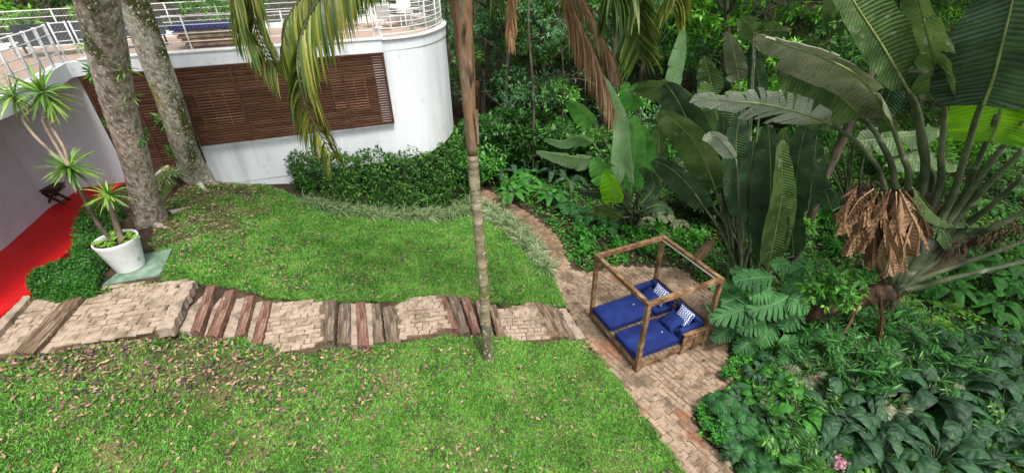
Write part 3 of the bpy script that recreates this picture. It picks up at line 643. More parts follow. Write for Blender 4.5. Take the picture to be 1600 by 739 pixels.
def make_bush(label, cat, R, Hh, n, L, W, matn, seed=3, tmpl=LEAF, group=None, name='shrub', stems=7, whorl=5, mat_stem='tbark'):
    r = np.random.default_rng(seed); root = thing(name, label, cat, (0, 0, -50), 0, group); mb = MB(); cs = []; rs = []
    for k in range(stems):
        a = r.uniform(0, 2 * PI); d = R * r.uniform(.15, .8); h = Hh * r.uniform(.45, .85)
        e = np.array([math.cos(a) * d, math.sin(a) * d, h]); mb.tube(catmull([(0, 0, -.1), e * np.array([.4, .4, .6]), e], 6), np.linspace(.03, .008, 6), 5)
        cs += [e, e * np.array([.7, .7, .6])]; rs += [R * r.uniform(.3, .5), R * r.uniform(.3, .5)]
    mb.build('stem', M[mat_stem], root, True); mc = MB(); crown_leaves(mc, cs, rs, n, L, W, r=r, whorl=whorl, tmpl=tmpl, dn=.15); mc.build('foliage', M[matn], root)
    return root

ORD = 'first second third fourth fifth sixth seventh eighth ninth tenth eleventh twelfth thirteenth fourteenth fifteenth sixteenth seventeenth eighteenth nineteenth twentieth'.split()
def ordw(i, n):
    if n == 2: return ('left', 'right')[i] + ' one'
    if i < 20 and i <= n / 2: return (ORD[i] + ' from the left') if i else 'leftmost'
    return (ORD[n - 1 - i] + ' from the right') if i < n - 1 else 'rightmost'
def screen_u(p): d = np.asarray(p, float) - CAM; return (cR @ d) / (cF @ d)
def put(proto, spots):
    """the first spot moves the original, the others are copies with their parts"""
    labs = {}
    for k, sp in enumerate(spots): labs.setdefault(sp[3], []).append(k)
    name = {}
    for lab, ks in labs.items():
        ks = sorted(ks, key=lambda k: screen_u(spots[k][0]))
        for i, k in enumerate(ks): name[k] = lab if len(ks) == 1 else lab + ', ' + ordw(i, len(ks))
    for k, (loc, rz, sc, lab) in enumerate(spots):
        lab = name[k]
        if len(lab.split()) > 16: print('LONG', lab)
        if proto.location.z < -40:
            o = proto; o.location = tuple(loc); o.rotation_euler = (0, 0, rz); o.scale = (sc,) * 3; o['label'] = lab
        else: dup(proto, loc, rz, sc, lab)
# ------------------------------------------------------------------ the forest behind
FG = 'trees of the forest edge'
tA = make_tree('tall dark forest tree', 'tree', 9.5, 2.6, 9000, .2, .075, 'fol_dark', .16, 11, .12, FG)
tB = make_tree('mid green forest tree', 'tree', 9, 2.4, 9000, .17, .065, 'fol_mid', .13, 12, .15, FG)
tC = make_tree('bright green forest tree', 'tree', 8.5, 2.4, 8000, .22, .09, 'fol_light', .12, 13, .3, FG)
tD = make_tree('dull green forest tree', 'tree', 9, 2.6, 9000, .18, .05, 'fol_blue', .14, 14, .1, FG)
bA = make_bush('broad-leaved dark shrub', 'shrub', 1.3, 2.3, 3600, .24, .08, 'fol_dark', 21, LANCE, 'shrubs below the forest', stems=9)
bB = make_bush('mid green shrub', 'shrub', 1.2, 2.0, 3600, .2, .075, 'fol_mid', 22, LANCE, 'shrubs below the forest', stems=9)
bC = make_bush('bright whorled shrub', 'shrub', .9, 1.5, 1800, .24, .08, 'fol_light', 23, LANCE, 'shrubs below the forest', stems=7, whorl=8)
def at(x, y, dz=0): return (x, y, float(T(x, y)) + dz)
rr = random.Random(5)
def spots(L, lab): return [(at(x, y), rr.uniform(0, 6.28), rr.uniform(.88, 1.15), lab) for x, y in L]
put(tB, spots([(-27, 15.5), (-21.5, 17.6), (-13.5, 20.6)], 'mid green forest tree standing behind the left end of the terrace') + spots([(1.6, 20.6), (5.6, 19.6)], 'mid green forest tree in the dark wood behind the palm trunk') + spots([(13.5, 20.5), (19, 17)], 'mid green forest tree above the fan of the large traveller palm'))
put(tA, spots([(-24.5, 18.5), (-16, 21.5), (-10, 23.5), (-6, 25)], 'dark forest tree beyond the back railing of the terrace') + spots([(-1.3, 20.8), (.3, 23.2), (3.4, 22), (6.6, 22.6)], 'dark forest tree in the shade behind the palm trunk') + spots([(10, 22), (12.4, 17.5), (16.5, 21)], 'dark forest tree behind the large banana leaves on the right'))
put(tC, spots([(-19.6, 18.0)], 'bright green tree behind the railing at the far left') + spots([(9.2, 17.6), (17.2, 18.8)], 'bright green tree at the top of the slope behind the traveller palm'))
put(tD, spots([(-8, 24.5), (-3.2, 24.6)], 'dull green forest tree beyond the far end of the terrace') + spots([(-.2, 19.2), (4.0, 18.9), (7.6, 20.4), (11, 19.4)], 'dull green forest tree right of the rounded end of the building'))
for L, lab, tr in (([(-30, 22), (-22, 23), (-14, 26), (-6, 29), (2, 27), (9, 26), (17, 26), (24, 21), (26, 26)], 'far dark tree rising at the back of the forest', tA), ([(-26, 26), (-18, 27), (-10, 29), (-2, 29), (6, 28), (13, 27), (21, 25)], 'far mid green tree rising at the back of the forest', tB)):
    put(tr, [(at(x, y), rr.uniform(0, 6.28), rr.uniform(1.25, 1.5), lab) for x, y in L])
put(bA, spots([(-.9, 17.6), (.5, 18.1), (2.2, 17.3), (3.9, 16.6), (5.4, 17.4)], 'dark broad-leaved shrub above the winding path') + spots([(7.8, 15.2), (9.4, 13.9), (6.6, 13.4)], 'dark broad-leaved shrub behind the banana clumps'))
put(bB, spots([(-1.2, 19.1), (1.4, 19.2), (3.1, 18.6), (6.8, 17.2)], 'green shrub in the second row at the edge of the wood') + spots([(8.6, 12.6), (7.6, 11.2), (11.2, 15.5)], 'green shrub in the shade behind the traveller palms') + spots([(-14.5, 19.4), (-11.6, 21)], 'green shrub just behind the wooden terrace daybed'))
put(bB, spots([(-1.5, 18.3), (-1.2, 16.6)], 'green shrub beside the rounded end of the building'))
put(bC, spots([(7.7, 16.3), (8.5, 15.9)], 'bright green whorled shrub above the banana clump') + spots([(13.5, 14), (15.5, 14.6)], 'bright shrub high on the right-hand slope') + spots([(-9.6, 20.9), (-16.8, 17.9)], 'bright shrub just beyond the back railing of the terrace'))
# thin bare trunks in the wood
for k, (u0, v0, u1, v1, y, r_) in enumerate([(833, 222, 826, -40, 17.2, .05), (880, 190, 872, -60, 18.5, .035), (1230, 425, 1318, 215, 10.6, .13)]):
    a, b = PY(u0, v0, y), PY(u1, v1, y); gz_ = float(T(a[0], a[1])); root = thing('slender_tree', ['slim pale bare trunk standing in the dark wood left of the dead frond', 'very thin bare stem deep in the wood', 'dark slanting trunk behind the large traveller palm'][k], 'tree', (a[0], a[1], gz_ - .1))
    P = catmull([a * [1, 1, 0] + [0, 0, gz_ - .2], a + (b - a) * .3 + [.06, 0, 0], a + (b - a) * .7 - [.05, 0, 0], b, b + (b - a) * .5], 24) - np.array([a[0], a[1], gz_ - .1])
    mb = MB(); mb.tube(P, np.linspace(r_, r_ * .8, 24), 7); mb.build('trunk', M['tbark'], root, True); mc = MB(); crown_leaves(mc, [P[-1], P[-1] + [.6, .3, -.3], P[-1] + [-.5, .2, .3]], [.9, .8, .8], 900, .2, .07); mc.build('crown', M['fol_dark'], root)

# ------------------------------------------------------------------ ground cover, grass, litter
COVER = g2([(738, 280), (762, 292), (802, 312), (845, 340), (876, 370), (888, 400), (895, 420), (925, 425), (962, 414), (1000, 414), (1060, 416), (1132, 468), (1142, 560), (1154, 602), (1106, 628), (1082, 652), (1100, 682), (1132, 706), (1154, 745), (1184, 795)]) + [(4.85, 1.6), (24, 1.6), (26, 21), (-3, 21)]
def scatter(poly, n, keepf=None):
    P = np.array([p[:2] for p in poly]); x0, y0 = P.min(0); x1, y1 = P.max(0)
    q = rng.uniform((x0, y0), (x1, y1), (n, 2)); q = q[inpoly(q, poly)]
    if keepf is not None: q = q[rng.random(len(q)) < keepf(q)]
    return q
def nz(q, f, s=0): return .5 + .25 * (np.sin(q[:, 0] * f + s) * np.sin(q[:, 1] * f * 1.2 + s * 2) + np.sin(q[:, 0] * f * 2.3 + s + q[:, 1] * f) * np.sin(q[:, 1] * f * 1.9 - s)) * 1.4
def cover(name, matn, n, L, W, hmax, thr, seed, tmpl=LEAF, region=COVER, label=None, near=None):
    q = scatter(region, n, lambda q: (nz(q, .9, seed) > thr) * np.clip(1.3 - q[:, 1] / 26, .3, 1))
    if near is not None: q = q[near(q)]
    h = hmax * (.25 + .75 * np.clip(nz(q, 1.7, seed + 3), 0, 1)) * np.clip(distpoly(q, region) * 2 + .2, 0, 1)
    q = np.repeat(q, 4, 0) + rng.normal(0, L * .55, (len(q) * 4, 2)); h = np.repeat(h, 4)
    z = T(q[:, 0], q[:, 1]) + h * rng.uniform(.4, 1, len(q)) + .02
    a = rng.uniform(0, 2 * PI, len(q)); X = np.stack([np.cos(a), np.sin(a), rng.normal(-.1, .3, len(q))], 1); Z = nrm(np.array([0, 0, 1.]) + rng.normal(0, .35, (len(q), 3)))
    mb = MB(); mb.inst(*tmpl, np.c_[q, z], X, Z, L * rng.uniform(.6, 1.3, len(q)), W * rng.uniform(.7, 1.2, len(q))); return tag(mb.build(name, M[matn]), kind='stuff')
cover('ground_cover', 'cover', 30000, .1, .07, .22, .25, 1)
cover('ground_cover', 'fol_dark', 26000, .13, .06, .28, .2, 4)
cover('ground_cover', 'cover_lime', 3500, .09, .06, .25, .55, 7)
cover('ground_cover', 'cover_lime', 26000, .12, .06, .2, .3, 9, near=lambda q: (q[:, 0] > 11) & (q[:, 1] > 8.5))
def bare(q):
    """worn patches: beside the big trunks and under the drift of leaves below the steps"""
    d1 = np.exp(-((q[:, 0] + 9.3) ** 2 + (q[:, 1] - 10.6) ** 2) / 3.0); d2 = np.exp(-((q[:, 0] + 9.5) ** 2 + (q[:, 1] - 12.6) ** 2) / 3.5)
    st = np.exp(-((q[:, 1] - (5.55 + .06 * (q[:, 0] + 9))) / .7) ** 2) * np.clip((-2.5 - q[:, 0]) / 2.5, 0, 1)
    return np.clip(1.0 * d1 + .8 * d2 + .95 * st + .35 * np.clip((-6 - q[:, 0]) / 3, 0, 1) * (q[:, 1] > 7.5), 0, 1)
mb = MB()
for poly, n in ((LAWN_UP, 330000), (LAWN_LOW, 330000)):
    q = scatter(poly, n, lambda q: np.clip(1.15 - 1.1 * bare(q) * (.45 + .9 * nz(q, 3.1, 2)) - .5 * (nz(q, 1.3, 5) > .78) - .5 * (nz(q, 4.3, 9) > .86), .03, 1))
    q = q + rng.normal(0, .02, q.shape); nq = len(q)
    a = rng.uniform(0, 2 * PI, nq); X = np.stack([np.cos(a) * .8, np.sin(a) * .8, rng.uniform(.25, 1.3, nq)], 1)
    mb.inst(*BLADE, np.c_[q, T(q[:, 0], q[:, 1])], X, nrm(np.array([0, 0, 1.]) + rng.normal(0, .5, (nq, 3))), rng.uniform(.04, .1, nq) * (.7 + .6 * nz(q, 2.2, 1)), rng.uniform(.011, .021, nq))
tag(mb.build('grass', M['grass']), kind='stuff')
mb = MB()
for poly, n, kf in ((LAWN_UP, 15000, lambda q: .12 + .5 * bare(q) + .3 * np.exp(-((q[:, 1] - 9) / 1.2) ** 2) * np.clip(-q[:, 0] / 6, 0, 1)), (LAWN_LOW, 33000, lambda q: (.1 + 1.1 * bare(q) + .3 * np.clip((q[:, 1] - 3) / 3, 0, 1) * np.clip(-q[:, 0] / 6 + .3, 0, 1)) * (.3 + 1.1 * nz(q, 2.1, 6))), (PATIO, 2500, lambda q: .03 + .25 * np.clip((q[:, 0] - 4.2) / 1, 0, 1)), (COVER, 16000, lambda q: .2 + 0 * q[:, 0])):
    q = scatter(poly, n, kf); nq = len(q); a = rng.uniform(0, 2 * PI, nq)
    X = np.stack([np.cos(a), np.sin(a), rng.normal(.1, .35, nq)], 1)
    mb.inst(*LEAF, np.c_[q, T(q[:, 0], q[:, 1]) + rng.uniform(.03, .06, nq) + (rng.uniform(0, .35, nq) if poly is COVER else 0)], X, nrm(np.array([0, 0, 1.]) + rng.normal(0, .45, (nq, 3))), rng.uniform(.05, .12, nq), rng.uniform(.032, .06, nq))
tag(mb.build('fallen_leaves', M['litter']), kind='stuff')
# weeds and leaf crumbs along the step edges
mb = MB()
for u0, v0, u1, v1, n in ((30, 556, 240, 520, 160), (240, 520, 410, 540, 200), (410, 546, 620, 540, 160), (620, 534, 910, 534, 200), (130, 462, 280, 440, 120), (300, 440, 500, 468, 180), (500, 468, 700, 460, 150), (700, 458, 880, 478, 150)):
    t = rng.random(n); P = np.array([G(u0 + (u1 - u0) * a, v0 + (v1 - v0) * a) for a in t[:24]]); P = P[rng.integers(0, len(P), n)] + np.c_[rng.normal(0, .12, n), rng.normal(0, .05, n), rng.uniform(0, .04, n)]
    a = rng.uniform(0, 2 * PI, n); mb.inst(*BLADE, P, np.stack([np.cos(a), np.sin(a), rng.uniform(.5, 1.5, n)], 1), rdir(n), rng.uniform(.06, .13, n), rng.uniform(.012, .02, n))
tag(mb.build('grass', M['grass']), kind='stuff')

# ------------------------------------------------------------------ hedge, border, box shrubs
def hedge(name, poly, hf, n, L, W, matn, label, cat, depth=.3, round_=.35):
    P = np.array(poly); c = P.mean(0); loc = np.array([c[0], c[1], float(T(*c))]); root = thing(name, label, cat, loc)
    q = scatter(poly, n); d = distpoly(q, poly); H = hf(q) * (1 - .35 * np.clip(1 - d / round_, 0, 1) ** 2) * (.86 + .24 * nz(q, 3.3, 4)); z0 = T(q[:, 0], q[:, 1]); u = rng.random(len(q)); z = z0 + H * u
    ok = (d < depth) | (H * (1 - u) < depth); q, z, d, u = q[ok], z[ok], d[ok], u[ok]
    o = q - c; D = nrm(np.c_[o * .5, (u > .7) * 1.0 + .3]) + rng.normal(0, .5, (len(q), 3)); P3 = np.c_[q, z] - loc; w = 4
    P3 = np.repeat(P3, w, 0); D = np.repeat(D, w, 0); X = nrm(D * .6 + rdir(len(P3)))
    mb = MB(); mb.inst(*LEAF, P3 + X * .02, X, nrm(D + rdir(len(P3)) * .5 + [0, 0, .6]), L * rng.uniform(.6, 1.3, len(P3)), W * rng.uniform(.7, 1.2, len(P3))); mb.build('foliage', M[matn], root)
    mb = MB()
    for i in range(0, min(len(q), 4000), 90):
        b = np.array([*(q[i] * .8 + c * .2), 0.]); b[2] = float(T(b[0], b[1])); mb.tube(catmull(np.array([b, (b + [*q[i], z[i]]) / 2 + [.03, 0, 0], [*q[i], z[i] - .05]]) - loc, 5), np.linspace(.012, .004, 5), 4)
    mb.build('stem', M['tbark'], root); return root
HP = g2([(478, 311), (505, 317), (560, 325), (640, 330), (700, 326), (738, 308), (733, 288)]) + [(-1.9, 17.0), (-2.7, 16.0), (-3.2, 15.3), (-3.95, 14.85), (-5.5, 14.35), (-7.35, 13.8)]
hedge('hedge', HP, lambda q: 1.45 + .13 * (q[:, 0] + 7), 24000, .11, .055, 'hedge', 'long clipped dark green hedge at the foot of the white wall', 'hedge')
HB = g2([(122, 420), (150, 440), (178, 415), (188, 370), (200, 335), (150, 335), (132, 365)])
hedge('box_shrub', HB, lambda q: .62 + 0 * q[:, 0], 9000, .05, .03, 'box', 'taller rounded box shrub between the red floor and the white pot', 'shrub', .2, .25)
HB2 = g2([(58, 470), (100, 482), (150, 466), (162, 436), (130, 420), (85, 432), (55, 450)])
hedge('box_shrub', HB2, lambda q: .42 + 0 * q[:, 0], 9000, .045, .028, 'box', 'low spreading box shrub at the corner of the red floor and the steps', 'shrub', .2, .22)
def strap_clump(label, cat, name, n, L, W, matn, group, seed, up=.9, droop=1.6, nseg=4, spread=.06):
    r_ = np.random.default_rng(seed); root = thing(name, label, cat, (0, 0, -50), 0, group); a = r_.uniform(0, 2 * PI, n); e = r_.uniform(.1, 1, n)
    D = np.stack([np.cos(a) * e, np.sin(a) * e, np.full(n, up)], 1); P = np.stack([np.cos(a) * spread * e, np.sin(a) * spread * e, np.zeros(n)], 1)
    mb = MB(); strap(mb, P, D, L * r_.uniform(.6, 1.15, n), W * r_.uniform(.7, 1.2, n), droop * r_.uniform(.7, 1.2, n), nseg); mb.build('foliage', M[matn], root); return root
LG = 'grassy clumps edging the lawn'
l1 = strap_clump('x', 'border plant', 'lilyturf_clump', 90, .5, .02, 'lirio', LG, 31); l2 = strap_clump('x', 'border plant', 'lilyturf_clump', 90, .52, .018, 'lirio_dry', LG, 32, .7)
def along(px, n, jit=.05):
    P = np.array(g2(px)); s = np.r_[0, np.cumsum(np.linalg.norm(np.diff(P, axis=0), axis=1))]
    return [(np.interp(t, s, P[:, 0]) + rr.gauss(0, jit), np.interp(t, s, P[:, 1]) + rr.gauss(0, jit)) for t in np.linspace(0, s[-1], n)]
put(l2, [(at(x, y), rr.uniform(0, 6), rr.uniform(.95, 1.25), 'strappy clump in the front row below the clipped hedge') for x, y in along([(474, 318), (505, 327), (560, 336), (620, 342), (680, 342), (738, 330)], 26)] + [(at(x, y), rr.uniform(0, 6), rr.uniform(.8, 1.1), 'strappy clump in the back row against the clipped hedge') for x, y in along([(478, 312), (520, 322), (600, 333), (690, 334), (735, 318)], 22)])
put(l1, [(at(x, y), rr.uniform(0, 6), rr.uniform(.75, 1.05), 'pale strappy clump on the lawn side of the path border') for x, y in along([(742, 326), (775, 345), (800, 362), (822, 385), (838, 405)], 16)] + [(at(x, y), rr.uniform(0, 6), rr.uniform(.75, 1.05), 'pale strappy clump on the path side of the border') for x, y in along([(750, 318), (785, 338), (815, 360), (840, 390)], 14)])
dup(l1, at(*G(852, 420)[:2]), 1, 1.25, 'largest pale strappy clump at the lower end of the path border')
dup(l1, at(*G(838, 400)[:2]), 2, 1.2, 'second largest pale clump just above the lowest one of the path border')
dup(l2, at(*G(258, 280)[:2]), 2, 1., 'grassy clump growing between the bases of the two big trees')
dup(l2, at(*G(272, 276)[:2]), 4, .9, 'smaller grassy clump against the second big tree')

# ------------------------------------------------------------------ big trees with buttressed bases
def bigtree(name, label, px, ys, radii, mt, seed, flare=1.0):
    base = G(*px[0]); pts = [base - [0, 0, .25]] + [PY(u, v, y) for (u, v), y in zip(px[1:], ys)]
    d = pts[-1] - pts[-2]; pts += [pts[-1] + nrm(d) * 3.0, pts[-1] + nrm(d) * 6 + [.3, .2, 0]]
    root = thing(name, label, 'tree', base - [0, 0, .25]); n = 60; P = catmull(np.array(pts) - pts[0], n); zz = P[:, 2]; R = np.interp(np.linspace(0, 1, n), np.linspace(0, 1, len(radii)), radii)
    rs = np.random.default_rng(seed); ph = rs.uniform(0, 6, 6)
    def rf(i, th):
        h = zz[i]; f = flare * math.exp(-max(0, h) / .38)
        return 1 + f * (.35 + .75 * np.maximum(0, np.sin(th * 2.5 + ph[0])) ** 2 + .35 * np.maximum(0, np.sin(th * 4 + ph[1]))) + .03 * np.sin(th * 3 + h * 1.1 + ph[2]) + .02 * np.sin(th * 7 + h * 2.3 + ph[3]) + rs.normal(0, .008, len(th))
    mb = MB(); mb.tube(P, R, 40, rf=rf)
    for k in range(4):   # surface roots running out over the soil
        a = ph[4] + k * 1.65; out = []
        for j, t in enumerate(np.linspace(.5, 1, 6)):
            x, y = base[0] + math.cos(a + .3 * t) * R[0] * 3.0 * t, base[1] + math.sin(a + .3 * t) * R[0] * 3.0 * t; out.append([x, y, float(T(x, y)) + .05 * (1 - t) - .02])
        mb.tube(catmull(np.array(out) - pts[0], 10), np.linspace(.11, .02, 10), 7)
    mb.build('trunk', mt, root, True)
    top = P[-1]; mb = MB(); cs = []
    for k in range(9):
        a = k * 2.4 + seed; e = top + np.array([math.cos(a) * 2.6, math.sin(a) * 2.6, rs.uniform(.6, 2.4)]); mb.tube(catmull([top - [0, 0, rs.uniform(0, 2)], (top + e) / 2 + [0, 0, .3], e], 8), np.linspace(.13, .03, 8), 6); cs += [e, (e + top) / 2 + [0, 0, .6]]
    mb.build('limb', mt, root, True); mc = MB(); crown_leaves(mc, cs, [1.1] * len(cs), 4500, .18, .07); mc.build('crown', M['fol_mid'], root); return root, P + pts[0], R
t1, TP1, TR1 = bigtree('large_tree', 'large leaning tree with patchy grey and mossy bark behind the white pot', [(232, 344), (212, 250), (183, 150), (150, 0)], [10.25, 9.9, 9.3], [.34, .295, .3, .33, .33, .31, .28], M['bark'], 3, .6)
t2, TP2, TR2 = bigtree('large_tree', 'large tree with yellow green lichen and spreading roots next to the brown louvres', [(306, 276), (285, 220), (262, 150), (208, 0)], [12.35, 12.1, 11.7], [.37, .31, .32, .31, .3, .28, .26], M['bark2'], 8, 1.0)
ep = strap_clump('x', 'epiphyte', 'epiphyte', 26, .3, .035, 'yucca', 'epiphytes growing on the big trunks', 41, .6, 1.3, 3, .03)
ep2 = make_bush('x', 'epiphyte', .16, .2, 150, .12, .035, 'fol_mid', 43, LANCE, 'epiphytes growing on the big trunks', name='epiphyte', stems=4)
def onbark(u, v, TP, TR, side):
    k = np.argmin([abs((cU @ (p - CAM)) / (cF @ (p - CAM)) * -FPX + 369.5 - v) for p in TP]); p = TP[k]; return p + cR * side * TR[min(k, len(TR) - 1)] * .97 - cF * .05
put(ep, [(onbark(0, 18, TP1, TR1, -1), 1, 1.1, 'yellow green epiphyte high on the left side of the first big trunk'), (onbark(0, 75, TP1, TR1, -1), 2, 1., 'bright epiphyte on the left side of the first trunk at railing height'), (onbark(0, 115, TP1, TR1, 1), 3, 1.2, 'yellowish hanging fern at the right side of the first trunk below the kerb'), (onbark(0, 160, TP1, TR1, 1), 4, 1.1, 'hanging fern lower on the right side of the first trunk'), (onbark(0, 185, TP2, TR2, -1), 4, .8, 'small fern on the left side of the second trunk')])
put(ep2, [(onbark(0, 130, TP1, TR1, -1), 1, 1.1, 'leafy epiphyte on the left of the first trunk beside the lilac wall'), (onbark(0, 200, TP1, TR1, -1), 1, .8, 'small epiphyte low on the left of the first trunk'), (onbark(0, 225, TP1, TR1, 1), 2, 1.2, 'leafy epiphyte on the right of the first trunk near its foot'), (onbark(0, 205, TP2, TR2, -.6), 2, 1.7, 'large dark green epiphyte low on the second trunk'), (onbark(0, 240, TP2, TR2, -.8), 5, 1.5, 'dark green epiphyte at the foot of the second trunk')])

# ------------------------------------------------------------------ palm with hanging fronds
pb = G(762, 560); root = thing('palm_tree', 'slender ringed palm with orange brown bark growing beside the sleeper steps', 'palm', pb)
ptop = np.array([pb[0] - .02, pb[1] - .02, 8.35]); Pp = catmull([pb - [0, 0, .1], pb + [.015, 0, 2.2], (pb * .45 + ptop * .55) + [-.01, 0, 0], ptop], 80) - pb
i1, i2 = 13, 56
mb = MB(); prf = lambda i, th: 1 + .02 * np.sin(th * 3 + i) + (.04 if i % 3 == 0 else 0) + 0 * th
mb.tube(Pp[:i1 + 1], np.interp(np.linspace(0, 1, i1 + 1), [0, .06, .2, 1], [.19, .135, .11, .1]), 18, rf=prf, cap=False); mb.build('mossy_base', M['ptrunk_low'], root, True)
mb = MB(); mb.tube(Pp[i1:i2 + 1], np.linspace(.1, .09, i2 - i1 + 1), 18, rf=prf, cap=False); mb.build('trunk', M['ptrunk'], root, True)
mb = MB(); mb.tube(Pp[i2:], np.interp(np.linspace(0, 1, 80 - i2), [0, .08, .2, .35, .6, 1], [.086, .094, .1, .108, .128, .155]), 18, rf=lambda i, th: 1 + .09 * np.sin(th * 2 + i * .35) + .06 * np.sin(th * 5 - i * .5), cap=True); mb.build('leaf_sheath', M['psheath'], root, True)
for k in range(12):    # loose husks peeling from the sheath
    a = k * .95; z0 = Pp[i2 + 2 + (k * 3) % 18]; mb = MB(); c_, s_ = math.cos(a), math.sin(a)
    q = [[z0 + [c_ * .11 + (-s_) * w_ * .055 * (1 - t * .7), s_ * .11 + c_ * w_ * .055 * (1 - t * .7), t * -.55 + .5] + np.array([c_, s_, 0]) * (.02 + .1 * (1 - t) * (k % 3) / 2) for w_ in (-1, 0, 1)] for t in np.linspace(0, 1, 6)]; mb.grid(q); mb.build('husk', M['psheath'], root, True)
def frond(name, root, loc, mid, LL, W, mt, dead=False, n=70, droop=1.2, spread=.9, fwd=.6, t0=.12, rr_=.03, seg=5, dens=1):
    mid = catmull([np.asarray(p, float) for p in mid], 60); Tn = nrm(np.gradient(mid, axis=0)); mb = MB(); mb.tube(mid - loc, np.linspace(rr_, .006, 60), 6, m=1)
    t = np.repeat(np.linspace(t0, .99, n), 2); s = np.tile([1, -1], n); i = (t * 59).astype(int); P = mid[i]; D = Tn[i]
    side = nrm(np.cross(D, [0.05, -.3, 1.])) * s[:, None]; D0 = nrm(side * spread + D * fwd + rng.normal(0, .1, P.shape))
    L = LL * (.35 + .65 * np.sin(PI * np.clip(t * .85 + .12, 0, 1)) ** .7) * rng.uniform(.75, 1.1, len(t)); strap(mb, P - loc, D0, L, W * rng.uniform(.8, 1.2, len(t)), droop * rng.uniform(.7, 1.3, len(t)), seg)
    return mb.build(name, [M[mt], M['petiole'] if not dead else M['frond_dead']], root)
crown = ptop + [0, 0, -.1]
Q = lambda u, v, y: PY(u, v, y)
frond('frond', root, pb, [crown, Q(630, -130, 6.5), Q(545, -60, 6.3), Q(492, 10, 6.15), Q(466, 85, 6.1), Q(478, 165, 6.05), Q(520, 245, 6.0)], .88, .034, 'frond', n=210, droop=2.3, spread=.95, fwd=.75, t0=.15, rr_=.05, seg=7)
frond('frond', root, pb, [crown, Q(640, -140, 6.7), Q(565, -100, 6.6), Q(505, -40, 6.5), Q(452, 25, 6.4), Q(440, 90, 6.4)], .85, .032, 'frond', n=170, droop=3.0, spread=.8, fwd=.5, t0=.2, rr_=.04, seg=7)
frond('frond', root, pb, [crown, Q(640, -170, 7.2), Q(500, -170, 7.5), Q(400, -110, 7.6), Q(388, -30, 7.6), Q(402, 50, 7.6), Q(436, 120, 7.6)], .95, .026, 'frond_mixed', n=260, droop=1.6, spread=.7, fwd=.9, t0=.25, seg=7)
frond('frond', root, pb, [crown, Q(640, -170, 7.0), Q(480, -170, 7.3), Q(385, -100, 7.4), Q(365, -30, 7.4), Q(372, 30, 7.4), Q(405, 80, 7.4)], .85, .024, 'frond_mixed', n=150, droop=1.5, spread=.6, fwd=.9, t0=.3, seg=6)
frond('frond', root, pb, [crown, Q(820, -150, 6.6), Q(930, -130, 6.6), Q(985, -60, 6.6), Q(998, 20, 6.6), Q(999, 90, 6.6)], .9, .04, 'frond_green', n=170, droop=.45, spread=1.0, fwd=.8, t0=.25, rr_=.035, seg=6)
frond('frond', root, pb, [crown, Q(840, -170, 6.2), Q(920, -150, 6.1), Q(965, -90, 6.0), Q(965, -20, 6.0), Q(955, 20, 6)], .75, .036, 'frond_green', n=110, droop=2.2, spread=.8, fwd=.7, t0=.3, rr_=.03)
frond('frond', root, pb, [crown, Q(850, -180, 6.2), Q(980, -170, 6.2), Q(1050, -110, 6.2), Q(1062, -40, 6.2), Q(1050, 20, 6.2)], .75, .036, 'frond', n=110, droop=1.6, spread=.8, fwd=.6, t0=.35, rr_=.03)
frond('frond', root, pb, [crown, Q(750, -100, 7.4), Q(768, -70, 7.6), Q(776, -30, 7.7), Q(776, 30, 7.8)], .6, .032, 'frond_green', n=60, droop=1.8, spread=.7, fwd=.8, t0=.25, rr_=.02)
frond('frond', root, pb, [crown, Q(700, -100, 7.2), Q(640, -90, 7.3), Q(585, -60, 7.3), Q(560, -40, 7.3), Q(540, -10, 7.3)], .7, .034, 'frond_green', n=50, droop=2.8, spread=.7, fwd=.3, t0=.3, rr_=.02)
frond('dead_frond', root, pb, [crown, Q(790, -110, 7.1), Q(860, -60, 7.2), Q(897, 20, 7.2), Q(932, 95, 7.1), Q(958, 170, 7.0)], .95, .015, 'frond_dead', True, n=300, droop=1.2, spread=.3, fwd=1.1, t0=.15, rr_=.035, seg=6)
frond('dead_frond', root, pb, [crown, Q(800, -80, 7.2), Q(870, -50, 7.3), Q(915, 10, 7.3), Q(945, 70, 7.3), Q(962, 105, 7.3)], .8, .014, 'frond_dead', True, n=150, droop=.7, spread=.35, fwd=1.0, t0=.2, rr_=.02)
frond('dead_frond', root, pb, [crown, Q(775, -80, 7.8), Q(795, -50, 8.0), Q(798, 0, 8.1), Q(797, 60, 8.1)], .7, .02, 'frond_dead', True, n=160, droop=1.6, spread=.3, fwd=1, t0=.25, rr_=.02)
frond('dead_frond', root, pb, [crown, Q(722, -50, 7), Q(716, -10, 6.9), Q(714, 25, 6.9)], .35, .03, 'frond_dead', True, n=14, droop=1.6, spread=.15, fwd=1, t0=.4, rr_=.012)
for a in (1.2, 2.2, 3.9, 5.0):
    d = np.array([math.cos(a), math.sin(a), 0]); frond('frond', root, pb, [crown, crown + d * .9 + [0, 0, 1.2], crown + d * 2.1 + [0, 0, 1.3], crown + d * 3.0 + [0, 0, .5]], .6, .03, 'frond_green', n=55, droop=1.6)

